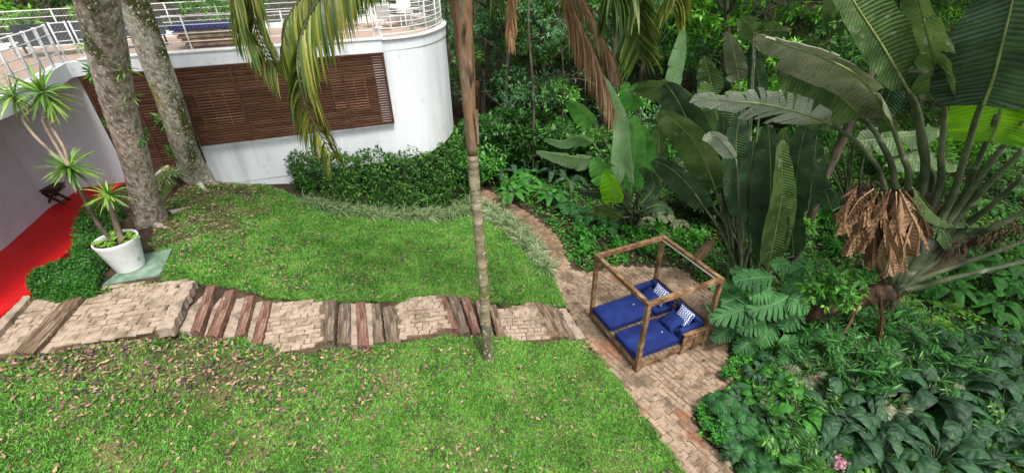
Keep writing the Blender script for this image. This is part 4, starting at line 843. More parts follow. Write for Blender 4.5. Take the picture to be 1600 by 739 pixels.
# ------------------------------------------------------------------ daybed on the patio
A_ = np.array([1.915, 8.583, .03]); YAW = .401
db = thing('daybed', 'timber canopy daybed with two navy mattresses standing on the cobbled patio', 'daybed', A_, YAW)
Wd, Ld, Hh = 1.955, 1.996, 1.97
def L_(u, v, z): return np.array([u, -v, z])
for u, v in ((.045, .045), (.045, Wd - .045), (Ld - .045, .045), (Ld - .045, Wd - .045)):
    mb = MB(); mb.bar(L_(u, v, -.02), L_(u, v, Hh - .1), .09, .09, up=(0, 1, 0)); mb.build('post', M['wood'], db)
for a, b in (((0, .045), (Ld, .045)), ((0, Wd - .045), (Ld, Wd - .045))):
    mb = MB(); mb.bar(L_(*a, Hh - .05), L_(*b, Hh - .05), .09, .1); mb.build('canopy_beam', M['wood'], db)
for u in (.045, Ld - .045):
    mb = MB(); mb.bar(L_(u, .092, Hh - .052), L_(u, Wd - .092, Hh - .052), .09, .1); mb.build('canopy_beam', M['wood'], db)
mb = MB(); mb.bar(L_(.1, Wd - .1, Hh - .085), L_(Ld - .1, Wd - .1, Hh - .085), .02, .02); mb.bar(L_(Ld - .1, .1, Hh - .085), L_(Ld - .1, Wd - .1, Hh - .085), .02, .02); mb.build('batten', M['mesh'], db)
mb = MB()
for k in range(16): mb.box(L_(.0625 + k * .1253, Wd / 2, .255), (.112, Wd - .02, .025))
mb.build('deck', M['wood2'], db)
mb = MB(); mb.bar(L_(.0, .04, .18), L_(Ld, .04, .18), .045, .12); mb.bar(L_(0, Wd - .04, .18), L_(Ld, Wd - .04, .18), .045, .12); mb.bar(L_(.02, .1, .18), L_(.02, Wd - .1, .18), .045, .12); mb.bar(L_(Ld - .02, .1, .18), L_(Ld - .02, Wd - .1, .18), .045, .12); mb.build('base_frame', M['wood'], db)
for u in (.7, 1.32, 1.72):
    for v in (.06, Wd - .06, Wd / 2): mb = MB(); mb.bar(L_(u, v, -.02), L_(u, v, .12), .08, .08, up=(0, 1, 0)); mb.build('leg', M['wood'], db)
def rbox(c, size, r=.035, seg=3, bulge=.0):
    """rounded cushion block"""
    mb = MB(); sx, sy, sz = np.asarray(size) / 2; n = 10; base = []
    import itertools
    u = np.linspace(-1, 1, n)
    for ax in range(3):
        for sg in (-1, 1):
            A, B = np.meshgrid(u, u, indexing='ij'); V = np.zeros((n, n, 3)); o = [i for i in range(3) if i != ax]
            V[..., ax] = sg; V[..., o[0]] = A if sg * (1 if ax != 1 else -1) > 0 else -A; V[..., o[1]] = B
            inner = np.array([sx, sy, sz]) - r; S_ = V * np.array([sx, sy, sz]); C = np.clip(S_, -inner, inner); D = S_ - C
            S_ = C + nrm(D) * np.minimum(np.linalg.norm(D, axis=-1, keepdims=True), r)
            S_[..., 2] += bulge * (1 - (S_[..., 0] / sx) ** 2) * (1 - (S_[..., 1] / sy) ** 2) * (S_[..., 2] > 0) + .004 * np.sin(S_[..., 0] * 11) * np.sin(S_[..., 1] * 9) * (S_[..., 2] > 0)
            mb.grid(S_ + np.asarray(c, float))
    return mb
for v0 in (.08, 1.05):
    side = -1 if v0 < .5 else 1
    c = v0 + .41
    o = rbox(L_(.64, c, .345), (1.26, .8, .15), .04, bulge=.012).build('mattress', M['blue'], db, True)
    mb = MB()
    for z in (.29, .405): mb.tube([L_(.012, c - .385, z), L_(.012, c + .385, z)], .006, 5)
    for sg in (-1, 1): mb.tube([L_(.03, c + sg * .398, .408), L_(1.24, c + sg * .398, .408)], .006, 5)
    mb.build('piping', M['piping'], o, True)
    mb = MB(); mb.tube(np.array([L_(1.0, c + .05 * side, .425), L_(1.0, c + .05 * side, .437)]), [.016, .012], 10); mb.build('button', M['white'], o)
    rbox(L_(1.58, c - .06 * side, .34), (.56, .7, .16), .04).build('seat_pad', M['blue'], db, True)
    rbox(L_(1.8, c, .53), (.14, .8, .42), .05).build('back_cushion', M['blue'], db, True)
    vo = .12 if side < 0 else Wd - .15
    rbox(L_(1.5, vo, .5), (.56, .14, .36), .05).build('side_cushion', M['blue'], db, True)
for v, s_ in ((Wd - .02, 1), (.03, -1)):     # slatted wooden arm panels
    mb = MB()
    for k in range(3): mb.bar(L_(1.25, v, .33 + k * .12), L_(Ld - .1, v, .33 + k * .12), .03, .085)
    mb.bar(L_(1.22, v + .004, .545 + .06), L_(Ld - .1, v + .004, .545 + .06), .09, .03)
    for u in (1.25, 1.6, 1.88): mb.bar(L_(u, v + .022, .05), L_(u, v + .022, .585), .07, .02, up=(0, 1, 0))
    mb.build('arm_panel', M['wood'], db)
mb = MB()
for k in range(4): mb.bar(L_(1.93, .1, .33 + k * .12), L_(1.93, Wd - .1, .33 + k * .12), .03, .085)
mb.build('head_panel', M['wood'], db)
# cushions
cm = bpy.data.materials.new('chevron_fabric'); cm.use_nodes = True; t = cm.node_tree; N = t.nodes.new; Lk = t.links.new; b = t.nodes['Principled BSDF']
tc = N('ShaderNodeTexCoord'); sp = N('ShaderNodeSeparateXYZ'); Lk(tc.outputs['Object'], sp.inputs[0])
def mth(op, a, b_=0.):
    n = N('ShaderNodeMath'); n.operation = op
    for k, v in ((0, a), (1, b_)):
        if hasattr(v, 'is_linked'): Lk(v, n.inputs[k])
        else: n.inputs[k].default_value = v
    return n.outputs[0]
zig = mth('PINGPONG', sp.outputs[0], .03); st_ = mth('PINGPONG', mth('ADD', sp.outputs[1], mth('MULTIPLY', zig, .9)), .03); g_ = mth('GREATER_THAN', st_, .0165)
mx = N('ShaderNodeMix'); mx.data_type = 'RGBA'; Lk(g_, mx.inputs[0]); mx.inputs[6].default_value = lin('#27418c'); mx.inputs[7].default_value = lin('#d8dce6'); Lk(mx.outputs[2], b.inputs['Base Color']); b.inputs['Roughness'].default_value = .9
def pillow(name, s, th, m, label, u, v, z, rot, group=None):
    n = 16; g = np.linspace(-1, 1, n); X, Y = np.meshgrid(g, g, indexing='ij'); pinch = 1 - .07 * (1 - X ** 2) * np.abs(Y) ** 3 - .07 * (1 - Y ** 2) * np.abs(X) ** 3
    H = th * ((1 - X ** 4) * (1 - Y ** 4)) ** .5; mb = MB(); Xs, Ys = X * s / 2 * pinch, Y * s / 2 * pinch
    mb.grid(np.stack([Xs, Ys, H + .006 * np.sin(X * 5 + Y * 3)], -1)); mb.grid(np.stack([Xs, Ys, -H], -1)[::-1])
    o = mb.build(name, m, None, True); ca, sa = math.cos(YAW), math.sin(YAW); p = L_(u, v, z); o.location = (A_[0] + p[0] * ca - p[1] * sa, A_[1] + p[0] * sa + p[1] * ca, A_[2] + z); o.rotation_euler = (0, rot, YAW)
    return tag(o, label, 'cushion', group)
pillow('cushion', .44, .085, cm, 'chevron patterned blue and white cushion on the far half of the daybed', 1.6, .62, .66, math.radians(-62), 'patterned cushions on the daybed')
pillow('cushion', .44, .085, cm, 'chevron patterned blue and white cushion on the near half of the daybed', 1.6, 1.5, .66, math.radians(-62), 'patterned cushions on the daybed')
pillow('cushion', .46, .09, M['blue'], 'plain navy cushion leaning on the patterned one of the far half', 1.42, .5, .55, math.radians(-35), 'navy cushions on the daybed')
pillow('cushion', .46, .09, M['blue'], 'plain navy cushion lying before the patterned one of the near half', 1.36, 1.4, .55, math.radians(-28), 'navy cushions on the daybed')

# ------------------------------------------------------------------ white pot with yuccas
pc = np.array([-8.5, 8.2, float(T(-8.9, 8.4))]); pc[2] = 2.2
sl = MB(); sl.box((0, 0, 0), (1.25, 1.1, .07), .35); sl.box((-.62, -.2, .01), (.5, .5, .05), .6); o = sl.build('paving_slab', M['slab']); o.location = (pc[0] + .05, pc[1], 2.15); tag(o, 'worn green painted concrete slab under the white pot', 'slab')
pot = thing('potted_yucca', 'large white tapered pot of spiky yuccas with curling bare stems', 'potted plant', pc, 0)
mb = MB(); zz = np.linspace(0, .72, 12); rad = np.linspace(.27, .41, 12); n = 40; th = np.linspace(0, 2 * PI, n + 1)
prof = [(r, z) for r, z in zip(rad, zz)] + [(.405, .735), (.385, .735), (.37, .7), (.365, .6)]
mb.grid(np.array([[[r * math.cos(a), r * math.sin(a), z] for r, z in prof] for a in th])); mb.build('pot', M['pot'], pot, True)
mb = MB(); g = np.linspace(0, .372, 8); mb.grid(np.array([[[r * math.cos(a), r * math.sin(a), .66 + .03 * math.sin(a * 3 + r * 9)] for r in g] for a in th])); mb.build('soil', M['soil'], pot, True)
def rosette(p, n=48, L=.5, W=.042, name='leaves', up=.15, droop=.5):
    d = rdir(n); d[:, 2] = d[:, 2] * .8 + up; mb = MB(); strap(mb, np.repeat([p], n, 0) + d * .03, d, L * rng.uniform(.7, 1.1, n), W, droop * rng.uniform(.3, 1.3, n), 4); mb.build(name, M['yucca'], pot)
def stemm(pts, r0, r1, m='tbark', name='stem'):
    mb = MB(); P = catmull(np.array(pts), 30); mb.tube(P, np.linspace(r0, r1, 30), 8, rf=lambda i, th: 1 + .06 * (i % 2) + 0 * th); mb.build(name, M[m], pot, True)
yl = lambda u, v, y: PY(u, v, y) - pc
r1 = yl(108, 262, 8.5); r2 = yl(169, 305, 8.35); ra = yl(22, 150, 8.7); rb = yl(66, 145, 8.75)
stemm([(-.12, .05, .6), yl(150, 345, 8.4), r1 - [0, 0, .05]], .045, .035); stemm([(.1, 0, .6), yl(180, 345, 8.35), r2 - [0, 0, .05]], .07, .05)
stemm([r1, yl(88, 245, 8.6), yl(52, 210, 8.65), yl(36, 185, 8.7), yl(44, 175, 8.7), ra], .03, .026, 'kstone'); stemm([r1, yl(92, 235, 8.6), yl(72, 200, 8.65), yl(68, 186, 8.7), yl(80, 178, 8.7), rb], .03, .026, 'kstone'); stemm([r1, yl(100, 232, 8.6), yl(84, 205, 8.7), yl(80, 192, 8.7), yl(88, 184, 8.75), rb + [.03, 0, 0]], .028, .024, 'kstone')
rosette(r1, 70, .55, .05); rosette(r2, 60, .46, .042); rosette(ra, 50, .5, .045); rosette(rb, 60, .55, .05); rosette(rb + [.05, 0, -.15], 30, .45, .04, up=-.6)
mb = MB(); k = 90; a = rng.uniform(0, 6.28, k); rd_ = .34 * np.sqrt(rng.random(k)); P = np.stack([np.cos(a) * rd_, np.sin(a) * rd_, np.full(k, .72)], 1); mb.inst(*LANCE, P, np.stack([np.cos(a * 3), np.sin(a * 3), rng.uniform(.1, .9, k)], 1), rdir(k) + [0, 0, 1], .16, .04); mb.build('small_leaves', M['cover_lime'], pot)
# little dark wooden stool by the wall
sp_ = PZ(92, 318, 2.3); st = thing('stool', 'small dark wooden stool with crossed legs against the lilac wall', 'stool', (sp_[0], sp_[1], 2.3), .3)
mb = MB(); mb.box((0, 0, .42), (.5, .4, .08)); mb.box((0, 0, .5), (.56, .46, .03)); mb.build('seat', M['dwood'], st)
for s in (-1, 1):
    for q in (-1, 1): mb = MB(); mb.bar((s * .22, q * .14, 0), (-s * .12, q * .14 + .01 * s, .38), .06, .05); mb.build('leg', M['dwood'], st)

# ------------------------------------------------------------------ terrace furniture
TZ = 5.56
sf = thing('terrace_daybed', 'slatted wooden daybed with a dark blue mattress behind the straight railing', 'daybed', (-9.75, 16.05, TZ), .32)
mb = MB()
for k, (w_, z) in enumerate(((1.35, .12), (1.5, .24), (1.65, .36), (1.8, .48))): mb.box((0, 0, z), (w_, .85 + .04 * k, .085))
mb.build('slatted_base', M['wood'], sf); rbox((0, 0, .62), (1.95, .95, .16), .04).build('mattress', M['blue'], sf, True)
for s in (-1, 1): mb = MB(); mb.box((s * .5, 0, .04), (.1, .7, .085)); mb.build('foot', M['wood'], sf)
for i, (x, y, w_) in enumerate([(-13.9, 15.0, 2.0), (-12.1, 16.2, 1.3)]):
    t_ = thing('lounger', ['long dark grey ribbed lounger behind the first big trunk', 'dark grey lounger seen between the two big trunks'][i], 'lounger', (x, y, TZ), .4)
    mb = MB()
    for k in range(14): mb.box((-w_ / 2 + w_ * (k + .5) / 14, 0, .34), (w_ / 14 * .8, .7, .05))
    mb.build('seat', M['dgrey'], t_); mb = MB(); mb.box((0, .34, .6), (w_, .06, .5)); mb.build('backrest', M['dgrey'], t_)
    for s in (-1, 1):
        for q in (-1, 1): mb = MB(); mb.box((s * (w_ / 2 - .08), q * .28, .155), (.05, .05, .31)); mb.build('leg', M['dgrey'], t_)
CG = 'white chairs on the roof terrace'
def chair(lab, x, y, rz, weave='mesh'):
    t_ = thing('chair', lab, 'chair', (x, y, TZ), rz, CG)
    for s in (-1, 1):
        mb = MB(); mb.tube(catmull([(s * .27, -.25, 0), (s * .27, -.24, .42), (s * .27, -.23, .64)], 6), .016, 6); mb.build('leg', M['white'], t_, True)
        mb = MB(); mb.tube(catmull([(s * .27, .3, 0), (s * .27, .22, .42), (s * .27, .3, .98)], 8), .016, 6); mb.build('leg', M['white'], t_, True)
        mb = MB(); mb.bar((s * .27, -.26, .65), (s * .27, .27, .66), .05, .025); mb.build('armrest', M['white'], t_)
    mb = MB(); mb.box((0, 0, .43), (.52, .5, .025)); mb.build('seat', M[weave], t_)
    mb = MB(); mb.bar((0, .235, .47), (0, .31, .96), .5, .018, up=(0, 1, 0)); mb.build('backrest', M[weave], t_)
    return t_
tx, ty = -4.35, 19.9
chair('white framed chair with a pale grey woven back turned to the curved railing', -4.75, 18.95, PI + .25)
chair('white chair right of the round table beside the railing end', -3.55, 19.9, -PI / 2 + .1, 'white')
chair('white chair beyond the round table', -4.3, 20.8, .1, 'white')
chair('white chair left of the round table', -5.3, 19.95, PI / 2 - .2, 'white')
chair('white chair with a white panel back near the hanging green frond', -9.2, 18.3, 2.6, 'white')
chair('single white chair between the frond and the round table', -6.4, 20.2, 2.9, 'white')
chair('white chair in front of the far back railing', -7.3, 20.0, -.5, 'white')
t_ = thing('table', 'round white table on the rounded end of the terrace', 'table', (tx, ty, TZ)); mb = MB(); mb.tube([(0, 0, .71), (0, 0, .745)], .55, 28); mb.build('tabletop', M['white'], t_)
for k in range(4): a = k * PI / 2 + .4; mb = MB(); mb.tube([(math.cos(a) * .42, math.sin(a) * .42, 0), (math.cos(a) * .36, math.sin(a) * .36, .71)], .018, 6); mb.build('leg', M['white'], t_)
t_ = thing('lamp', 'small white pedestal lamp at the start of the curved kerb', 'lamp', (-4.25, 16.2, TZ + .12)); mb = MB(); mb.tube([(0, 0, -.13), (0, 0, .05), (0, 0, .06), (0, 0, .3)], [.12, .12, .09, .09], 16); mb.build('base', M['pot'], t_); mb = MB(); mb.tube([(0, 0, .3), (0, 0, .34)], [.13, .11], 16); mb.build('cap', M['white'], t_)
t_ = thing('air_unit', 'flat grey slotted unit on the terrace behind the kerb', 'grille', (-6.0, 15.9, TZ), .32); mb = MB(); mb.box((0, 0, .1), (.8, .4, .2)); mb.build('casing', M['mesh'], t_)
mb = MB()
for k in range(12): mb.box((-.36 + k * .065, -.205, .09), (.03, .02, .1))
mb.build('slot', M['dark'], t_)

# ------------------------------------------------------------------ large traveller palm on the right
q7 = PY(1395, 452, 7.2)
tr = thing('traveller_palm', 'large traveller palm whose fan of thick stalks rises from a leaning trunk on the right', 'palm', at(6.5, 8.1))
TL = np.array(tr.location)
mb = MB(); P = catmull([PY(1165, 520, 8.2) - [0, 0, .5], PY(1215, 500, 8.0), PY(1290, 478, 7.6), PY(1350, 462, 7.35), q7], 40) - TL
mb.tube(P, np.linspace(.2, .24, 40), 16, rf=lambda i, th: 1 + .08 * np.sin(th * 5 + i) + .08 * np.sin(i * 1.9) + rng.normal(0, .05, 16)); mb.build('trunk', M['fibre'], tr, True)
B = q7
pet = [  # stalk pixels from the fan base outwards, depth at the end, radius
    ([(1383, 301), (1353, 237), (1300, 195)], 7.0, .045, [(1300, 195), (1262, 180), (1200, 164), (1140, 158), (1082, 152)], 6.4, .34, 'bl_silver', dict(lobes=20, gap=.22, sweep=.1, vary=.08, tilt=.75, droop=.1, fold=-.1)),
    ([(1398, 290), (1376, 222), (1349, 184)], 7.0, .05, [(1349, 184), (1310, 150), (1270, 130), (1225, 105)], 7.1, .5, 'bl_olive', dict(lobes=5, tilt=.3, droop=.3, wr=1, wl=1)),
    ([(1419, 294), (1410, 244), (1395, 200)], 6.8, .05, [(1395, 200), (1368, 150), (1330, 112), (1270, 84), (1225, 70), (1182, 54)], 6.2, .37, 'bl_grey', dict(lobes=7, tilt=.7, droop=.65, vary=.15, fold=-.2)),
    ([(1442, 290), (1438, 200), (1422, 146), (1385, 80)], 6.6, .06, [(1422, 146), (1380, 75), (1335, 5), (1300, -60)], 6.2, .5, 'bl_olive', dict(lobes=5, tilt=-.5, droop=.2, wl=.5)),
    ([(1463, 309), (1470, 240), (1476, 180), (1474, 130)], 6.5, .05, [(1478, 168), (1462, 100), (1448, 50), (1430, -30)], 6.3, .36, 'bl_olive', dict(lobes=6, tilt=.6, droop=.2, vary=.1)),
    ([(1476, 331), (1504, 256), (1527, 180), (1552, 122)], 6.1, .05, [(1536, 165), (1552, 122), (1568, 60), (1582, 0), (1592, -70)], 6.0, .64, 'bl_dark', dict(lobes=3, tilt=.0, droop=.02, fold=.1, vary=.02, sweep=-.04)),
    ([(1489, 331), (1527, 256), (1557, 180)], 6.5, .045, [(1548, 222), (1560, 190), (1572, 120), (1586, 40), (1600, -60)], 6.5, .62, 'bl_bright', dict(lobes=2, tilt=.05, droop=.02, vary=.02, sweep=-.05)),
    ([(1489, 335), (1542, 263), (1600, 188)], 6.3, .055, [(1600, 188), (1680, 90), (1760, -20)], 6.0, .5, 'bl_olive', dict(lobes=5)),
    ([(1497, 339), (1542, 290), (1600, 233)], 6.3, .055, [(1620, 215), (1720, 130), (1830, 60)], 6.0, .5, 'bl_dark', dict(lobes=5)),
    ([(1510, 352), (1550, 320), (1600, 275)], 6.4, .05, [(1640, 240), (1760, 170), (1900, 120)], 6.1, .5, 'bl_dark', dict(lobes=5)),
    ([(1510, 372), (1546, 358), (1600, 331)], 6.6, .05, None, 0, 0, '', {}),
    ([(1451, 430), (1527, 403), (1600, 377)], 6.8, .05, None, 0, 0, '', {}),
    ([(1440, 448), (1489, 434), (1600, 409)], 6.7, .05, None, 0, 0, '', {}),
    ([(1455, 300), (1440, 240), (1433, 180)], 7.3, .045, None, 0, 0, '', {})]
for px, ye, rad, leafpx, yl_, W_, mt, kw in pet:
    n = len(px); pts = [B] + [PY(u, v, 7.2 + (ye - 7.2) * (i + 1) / n) for i, (u, v) in enumerate(px)]
    if leafpx is None and px[-1][0] >= 1600: pts.append(pts[-1] + (pts[-1] - pts[-2]) * 1.2)
    mb = MB(); pp = catmull(np.array(pts) - TL, 26); tt = np.linspace(0, 1, 26); mb.tube(pp, rad * ((1.15 - .55 * tt) if leafpx else (1.1 - .3 * tt)) + .05 * np.exp(-tt * 6), 10, flat=1, rf=lambda i, th: 1 + .05 * np.sin(th * 2)); mb.build('leaf_stalk', M['petiole'], tr, True)
    if leafpx:
        mid = [PY(u, v, ye + (yl_ - ye) * min(1, i / 2)) for i, (u, v) in enumerate(leafpx)]
        leaf_obj(tr, TL, mid, W_, mt, n=36, nk=7, ribr=.024, **kw)
for px, W_, sd_ in (([(1425, 292), (1448, 325), (1475, 345), (1530, 352)], .2, 9), ([(1455, 345), (1478, 368), (1486, 392)], .24, 10), ([(1428, 300), (1440, 322), (1446, 345)], .24, 12)):
    leaf_obj(tr, TL, [PY(u, v, 6.9) for u, v in px], W_ * .6, 'bl_olive', n=20, nk=5, name='dead_leaf', lobes=4, gap=.1, vary=.12, tilt=.5, droop=.5, fold=.1, seed=sd_, ribr=.01)
# overlapping sheaths making the fan base
for k in range(12):
    u = 1300 + k * 23; ends = [(1330, 330), (1348, 320), (1366, 310), (1384, 303), (1402, 297), (1420, 297), (1440, 300), (1458, 312), (1474, 330), (1490, 345), (1505, 365), (1500, 395)]
    e = PY(*ends[k], 7.05); mb = MB(); a, b = B - TL + [0, .03, -.05 + .004 * k], e - TL; sidev = nrm(np.cross(b - a, nrm(CAM - B)))
    rows = [[a + (b - a) * t + sidev * s * (.05 + .09 * t) + nrm(CAM - B) * (.05 * (1 - s * s) + .015 * (k % 2)) for s in np.linspace(-1, 1, 5)] for t in np.linspace(0, 1, 9)]
    mb.grid(rows); mb.grid([[p - nrm(CAM - B) * .03 for p in r_] for r_ in rows[::-1]]); mb.build('leaf_sheath', M['sheath2'], tr, True)
# dead hanging leaves and fibre
for px, W_, sd_, mt in (([(1405, 296), (1420, 330), (1436, 365), (1432, 400)], .34, 3, 'bl_dead'), ([(1378, 300), (1382, 350), (1390, 400), (1386, 432)], .3, 4, 'bl_dead'), ([(1350, 300), (1345, 340), (1338, 375)], .34, 5, 'bl_brown'), ([(1340, 290), (1322, 320), (1318, 365)], .26, 21, 'bl_dead'), ([(1360, 300), (1366, 350), (1362, 420)], .24, 22, 'bl_brown'), ([(1372, 300), (1352, 330), (1330, 350)], .2, 6, 'bl_dead'),
    ([(1392, 296), (1372, 335), (1335, 372), (1322, 400)], .24, 31, 'bl_dead'), ([(1400, 300), (1402, 345), (1412, 395), (1405, 425)], .26, 32, 'bl_dead'), ([(1365, 295), (1340, 315), (1322, 345)], .26, 33, 'bl_brown'), ([(1415, 300), (1440, 335), (1452, 372)], .22, 34, 'bl_brown'), ([(1385, 300), (1368, 345), (1345, 395)], .22, 35, 'bl_dead'),
    ([(1375, 455), (1378, 500), (1370, 552)], .11, 7, 'bl_brown'), ([(1350, 460), (1335, 490), (1318, 520)], .07, 8, 'bl_dead')
    ):
    leaf_obj(tr, TL, [PY(u, v, 6.85) for u, v in px], W_, mt, n=24, nk=4, name='dead_leaf', lobes=9, gap=.2, vary=.35, tilt=.3, droop=.35, fold=-.5, sweep=.25, seed=sd_, ribr=.012)
mb = MB(); k = 640; c0 = [PY(1350, 290, 7.1), PY(1362, 300, 7.1), PY(1505, 378, 7), PY(1545, 368, 6.9), PY(1590, 355, 6.8), PY(1385, 470, 7.2), PY(1480, 385, 7), PY(1525, 372, 6.95), PY(1565, 362, 6.9), PY(1400, 458, 7.1), PY(1340, 300, 7.1)]
for ids in ((0, 1, 10), (2, 3, 4, 6, 7, 8), (5, 9)):
    mb = MB(); k = 60 * len(ids); P = np.array([c0[ids[i % len(ids)]] for i in range(k)]) + rng.normal(0, .07, (k, 3)) - TL; strap(mb, P, rdir(k) + [0, 0, -.3], rng.uniform(.12, .35, k), .02, 1.5, 3); mb.build('fibre', M['fibre'], tr)
# fallen grey leaf lying behind the fan
fl = thing('withered_leaf', 'large grey withered leaf lying behind the traveller palm fan', 'leaf', at(*G(1400, 200)[:2])); FL = np.array(fl.location)
for px, y, W_, s_ in (([(1330, 222), (1400, 215), (1470, 205)], 8.6, .35, 1), ([(1380, 260), (1430, 250), (1500, 262)], 8.3, .3, 2), ([(1530, 165), (1580, 190), (1640, 180)], 8.5, .35, 3)):
    leaf_obj(fl, FL, [PY(u, v, y) for u, v in px], W_, 'bl_olive', n=20, nk=4, lobes=6, gap=.1, vary=.2, tilt=.4, seed=s_)

# ------------------------------------------------------------------ dark traveller palm behind the daybed
bs = G(1165, 442); md = thing('traveller_palm', 'dark traveller palm with broad upright leaves right behind the timber daybed', 'palm', bs); ML = np.array(bs)
lm = [  # midrib pixels base->tip, depth, half width, material, tilt
    ([(1200, 300), (1217, 250), (1226, 200)], 9.3, .25, 'bl_olive', .1), 
    ([(1196, 425), (1203, 340), (1204, 260), (1200, 195)], 9.2, .46, 'bl_dark', .1),
    ([(1198, 428), (1212, 360), (1222, 300), (1220, 220)], 8.95, .4, 'bl_olive', -.55),
    ([(1262, 330), (1270, 270), (1276, 215)], 10, .34, 'bl_dark', -.2), ([(1250, 300), (1262, 255), (1290, 230)], 10.1, .3, 'bl_olive', .4), ([(1180, 360), (1172, 290), (1178, 220)], 9.4, .34, 'bl_dark', -.1),
    ([(1235, 350), (1243, 290), (1250, 235), (1262, 190)], 9.7, .42, 'bl_dark', .2), ([(1240, 400), (1236, 350), (1232, 300)], 9.8, .35, 'bl_dark', .1),
    ([(1145, 340), (1140, 280), (1132, 230), (1130, 180)], 9.8, .36, 'bl_dark', .2), ([(1160, 350), (1155, 290), (1150, 220), (1160, 170)], 9.6, .36, 'bl_dark', -.3),
    ([(1120, 300), (1100, 250), (1070, 205), (1030, 175)], 9.8, .5, 'bl_olive', .5), ([(1112, 290), (1085, 215), (1060, 160), (1040, 130)], 10.2, .5, 'bl_dark', .2),
    ([(1130, 260), (1125, 210), (1115, 165), (1095, 130)], 10.2, .42, 'bl_olive', -.2), ([(1105, 330), (1085, 300), (1050, 265), (1020, 250)], 9.9, .42, 'bl_dark', .6),
    ([(1115, 150), (1108, 120), (1100, 88)], 10.6, .3, 'bl_olive', .1), ([(1155, 130), (1148, 90), (1135, 50)], 10.6, .26, 'bl_grey', .2), ([(1190, 150), (1182, 110), (1175, 70)], 10.6, .24, 'bl_dark', .2), ([(1178, 52), (1200, 48), (1236, 50)], 10.4, .3, 'bl_olive', -.7), ([(1180, 60), (1170, 40), (1158, 28)], 10.5, .3, 'bl_olive', .2),
    ([(1098, 200), (1060, 150), (1020, 135), (990, 140)], 10.4, .4, 'bl_olive', .8), ([(1150, 250), (1120, 215), (1098, 215)], 9.0, .2, 'bl_silver', .5)]
for i, (px, y, W_, mt, tl) in enumerate(lm):
    mid = [PY(u, v, y - .05 * j) for j, (u, v) in enumerate(px)]; s0 = bs + np.array([rng.normal(0, .15), rng.normal(0, .1), 0]); m0 = (s0 + mid[0]) / 2 + [0, .1, .25]
    leaf_obj(md, ML, mid, W_, mt, petiole=[s0, m0, mid[0]] if i not in (1, 2) else [s0, s0 + [.1, -.2, .1], mid[0]], pr=(.045, .022), n=26, nk=6, lobes=rr.choice([2, 3, 5]) if i < 6 else rr.choice([4, 7, 9]), vary=.06, tilt=tl, droop=.12, fold=.12, seed=i + 50, ribr=.016)
for k in range(9):
    e = PY(rr.choice([1085, 1100, 1115, 1125, 1140, 1150]), rr.uniform(240, 330), 9.8); mb = MB(); s0 = bs + np.array([rng.normal(-.2, .15), rng.normal(0, .1), 0]); mb.tube(catmull([s0, (s0 + e) / 2 + [.12, 0, .1], e], 14) - ML, np.linspace(.045, .025, 14), 8); mb.build('leaf_stalk', M['petiole'], md, True)
yd = thing('banana_leaf', 'yellow brown banana leaf lying behind the daybed canopy', 'leaf', at(*G(1100, 400)[:2])); leaf_obj(yd, np.array(yd.location), [PY(1087, 408, 10.3), PY(1100, 392, 10.2), PY(1117, 374, 10.2)], .16, 'bl_dead', lobes=2, tilt=.3, n=12)

bk_ = thing('banana_plant', 'dark banana plant behind the arching grey leaf of the traveller palm', 'banana plant', at(*G(1330, 330)[:2])); KL = np.array(bk_.location)
for i, (px, y, W_, mt, tl) in enumerate([([(1275, 215), (1272, 170), (1262, 120)], 11.2, .34, 'bl_dark', .1), ([(1310, 200), (1316, 150), (1312, 100)], 11.0, .3, 'bl_olive', .3), ([(1335, 190), (1352, 130), (1362, 80)], 11.2, .36, 'bl_dark', -.2), ([(1365, 200), (1395, 130), (1400, 60)], 11.4, .4, 'bl_dark', .2), ([(1385, 120), (1430, 60), (1440, 0)], 11.2, .5, 'bl_dark', 0), ([(1345, 60), (1320, 20), (1300, -30)], 10.8, .4, 'bl_olive', .5), ([(1255, 120), (1262, 80), (1275, 50)], 11.4, .3, 'bl_olive', -.3), ([(1290, 260), (1272, 235), (1240, 232)], 10.6, .26, 'bl_olive', .6), ([(1300, 330), (1290, 300), (1280, 268)], 10.4, .3, 'bl_dark', .2), ([(1400, 250), (1390, 200), (1372, 160)], 10.8, .3, 'bl_olive', .3)]):
    mid = [PY(u, v, y) for u, v in px]; leaf_obj(bk_, KL, mid, W_, mt, petiole=[KL + [rng.normal(0, .2), 0, 0], (KL + mid[0]) / 2 + [0, .1, .1], mid[0]], pr=(.04, .02), n=22, nk=5, lobes=rr.choice([3, 5, 8]), vary=.09, tilt=tl, droop=.15, fold=.12, seed=i + 300, ribr=.014)
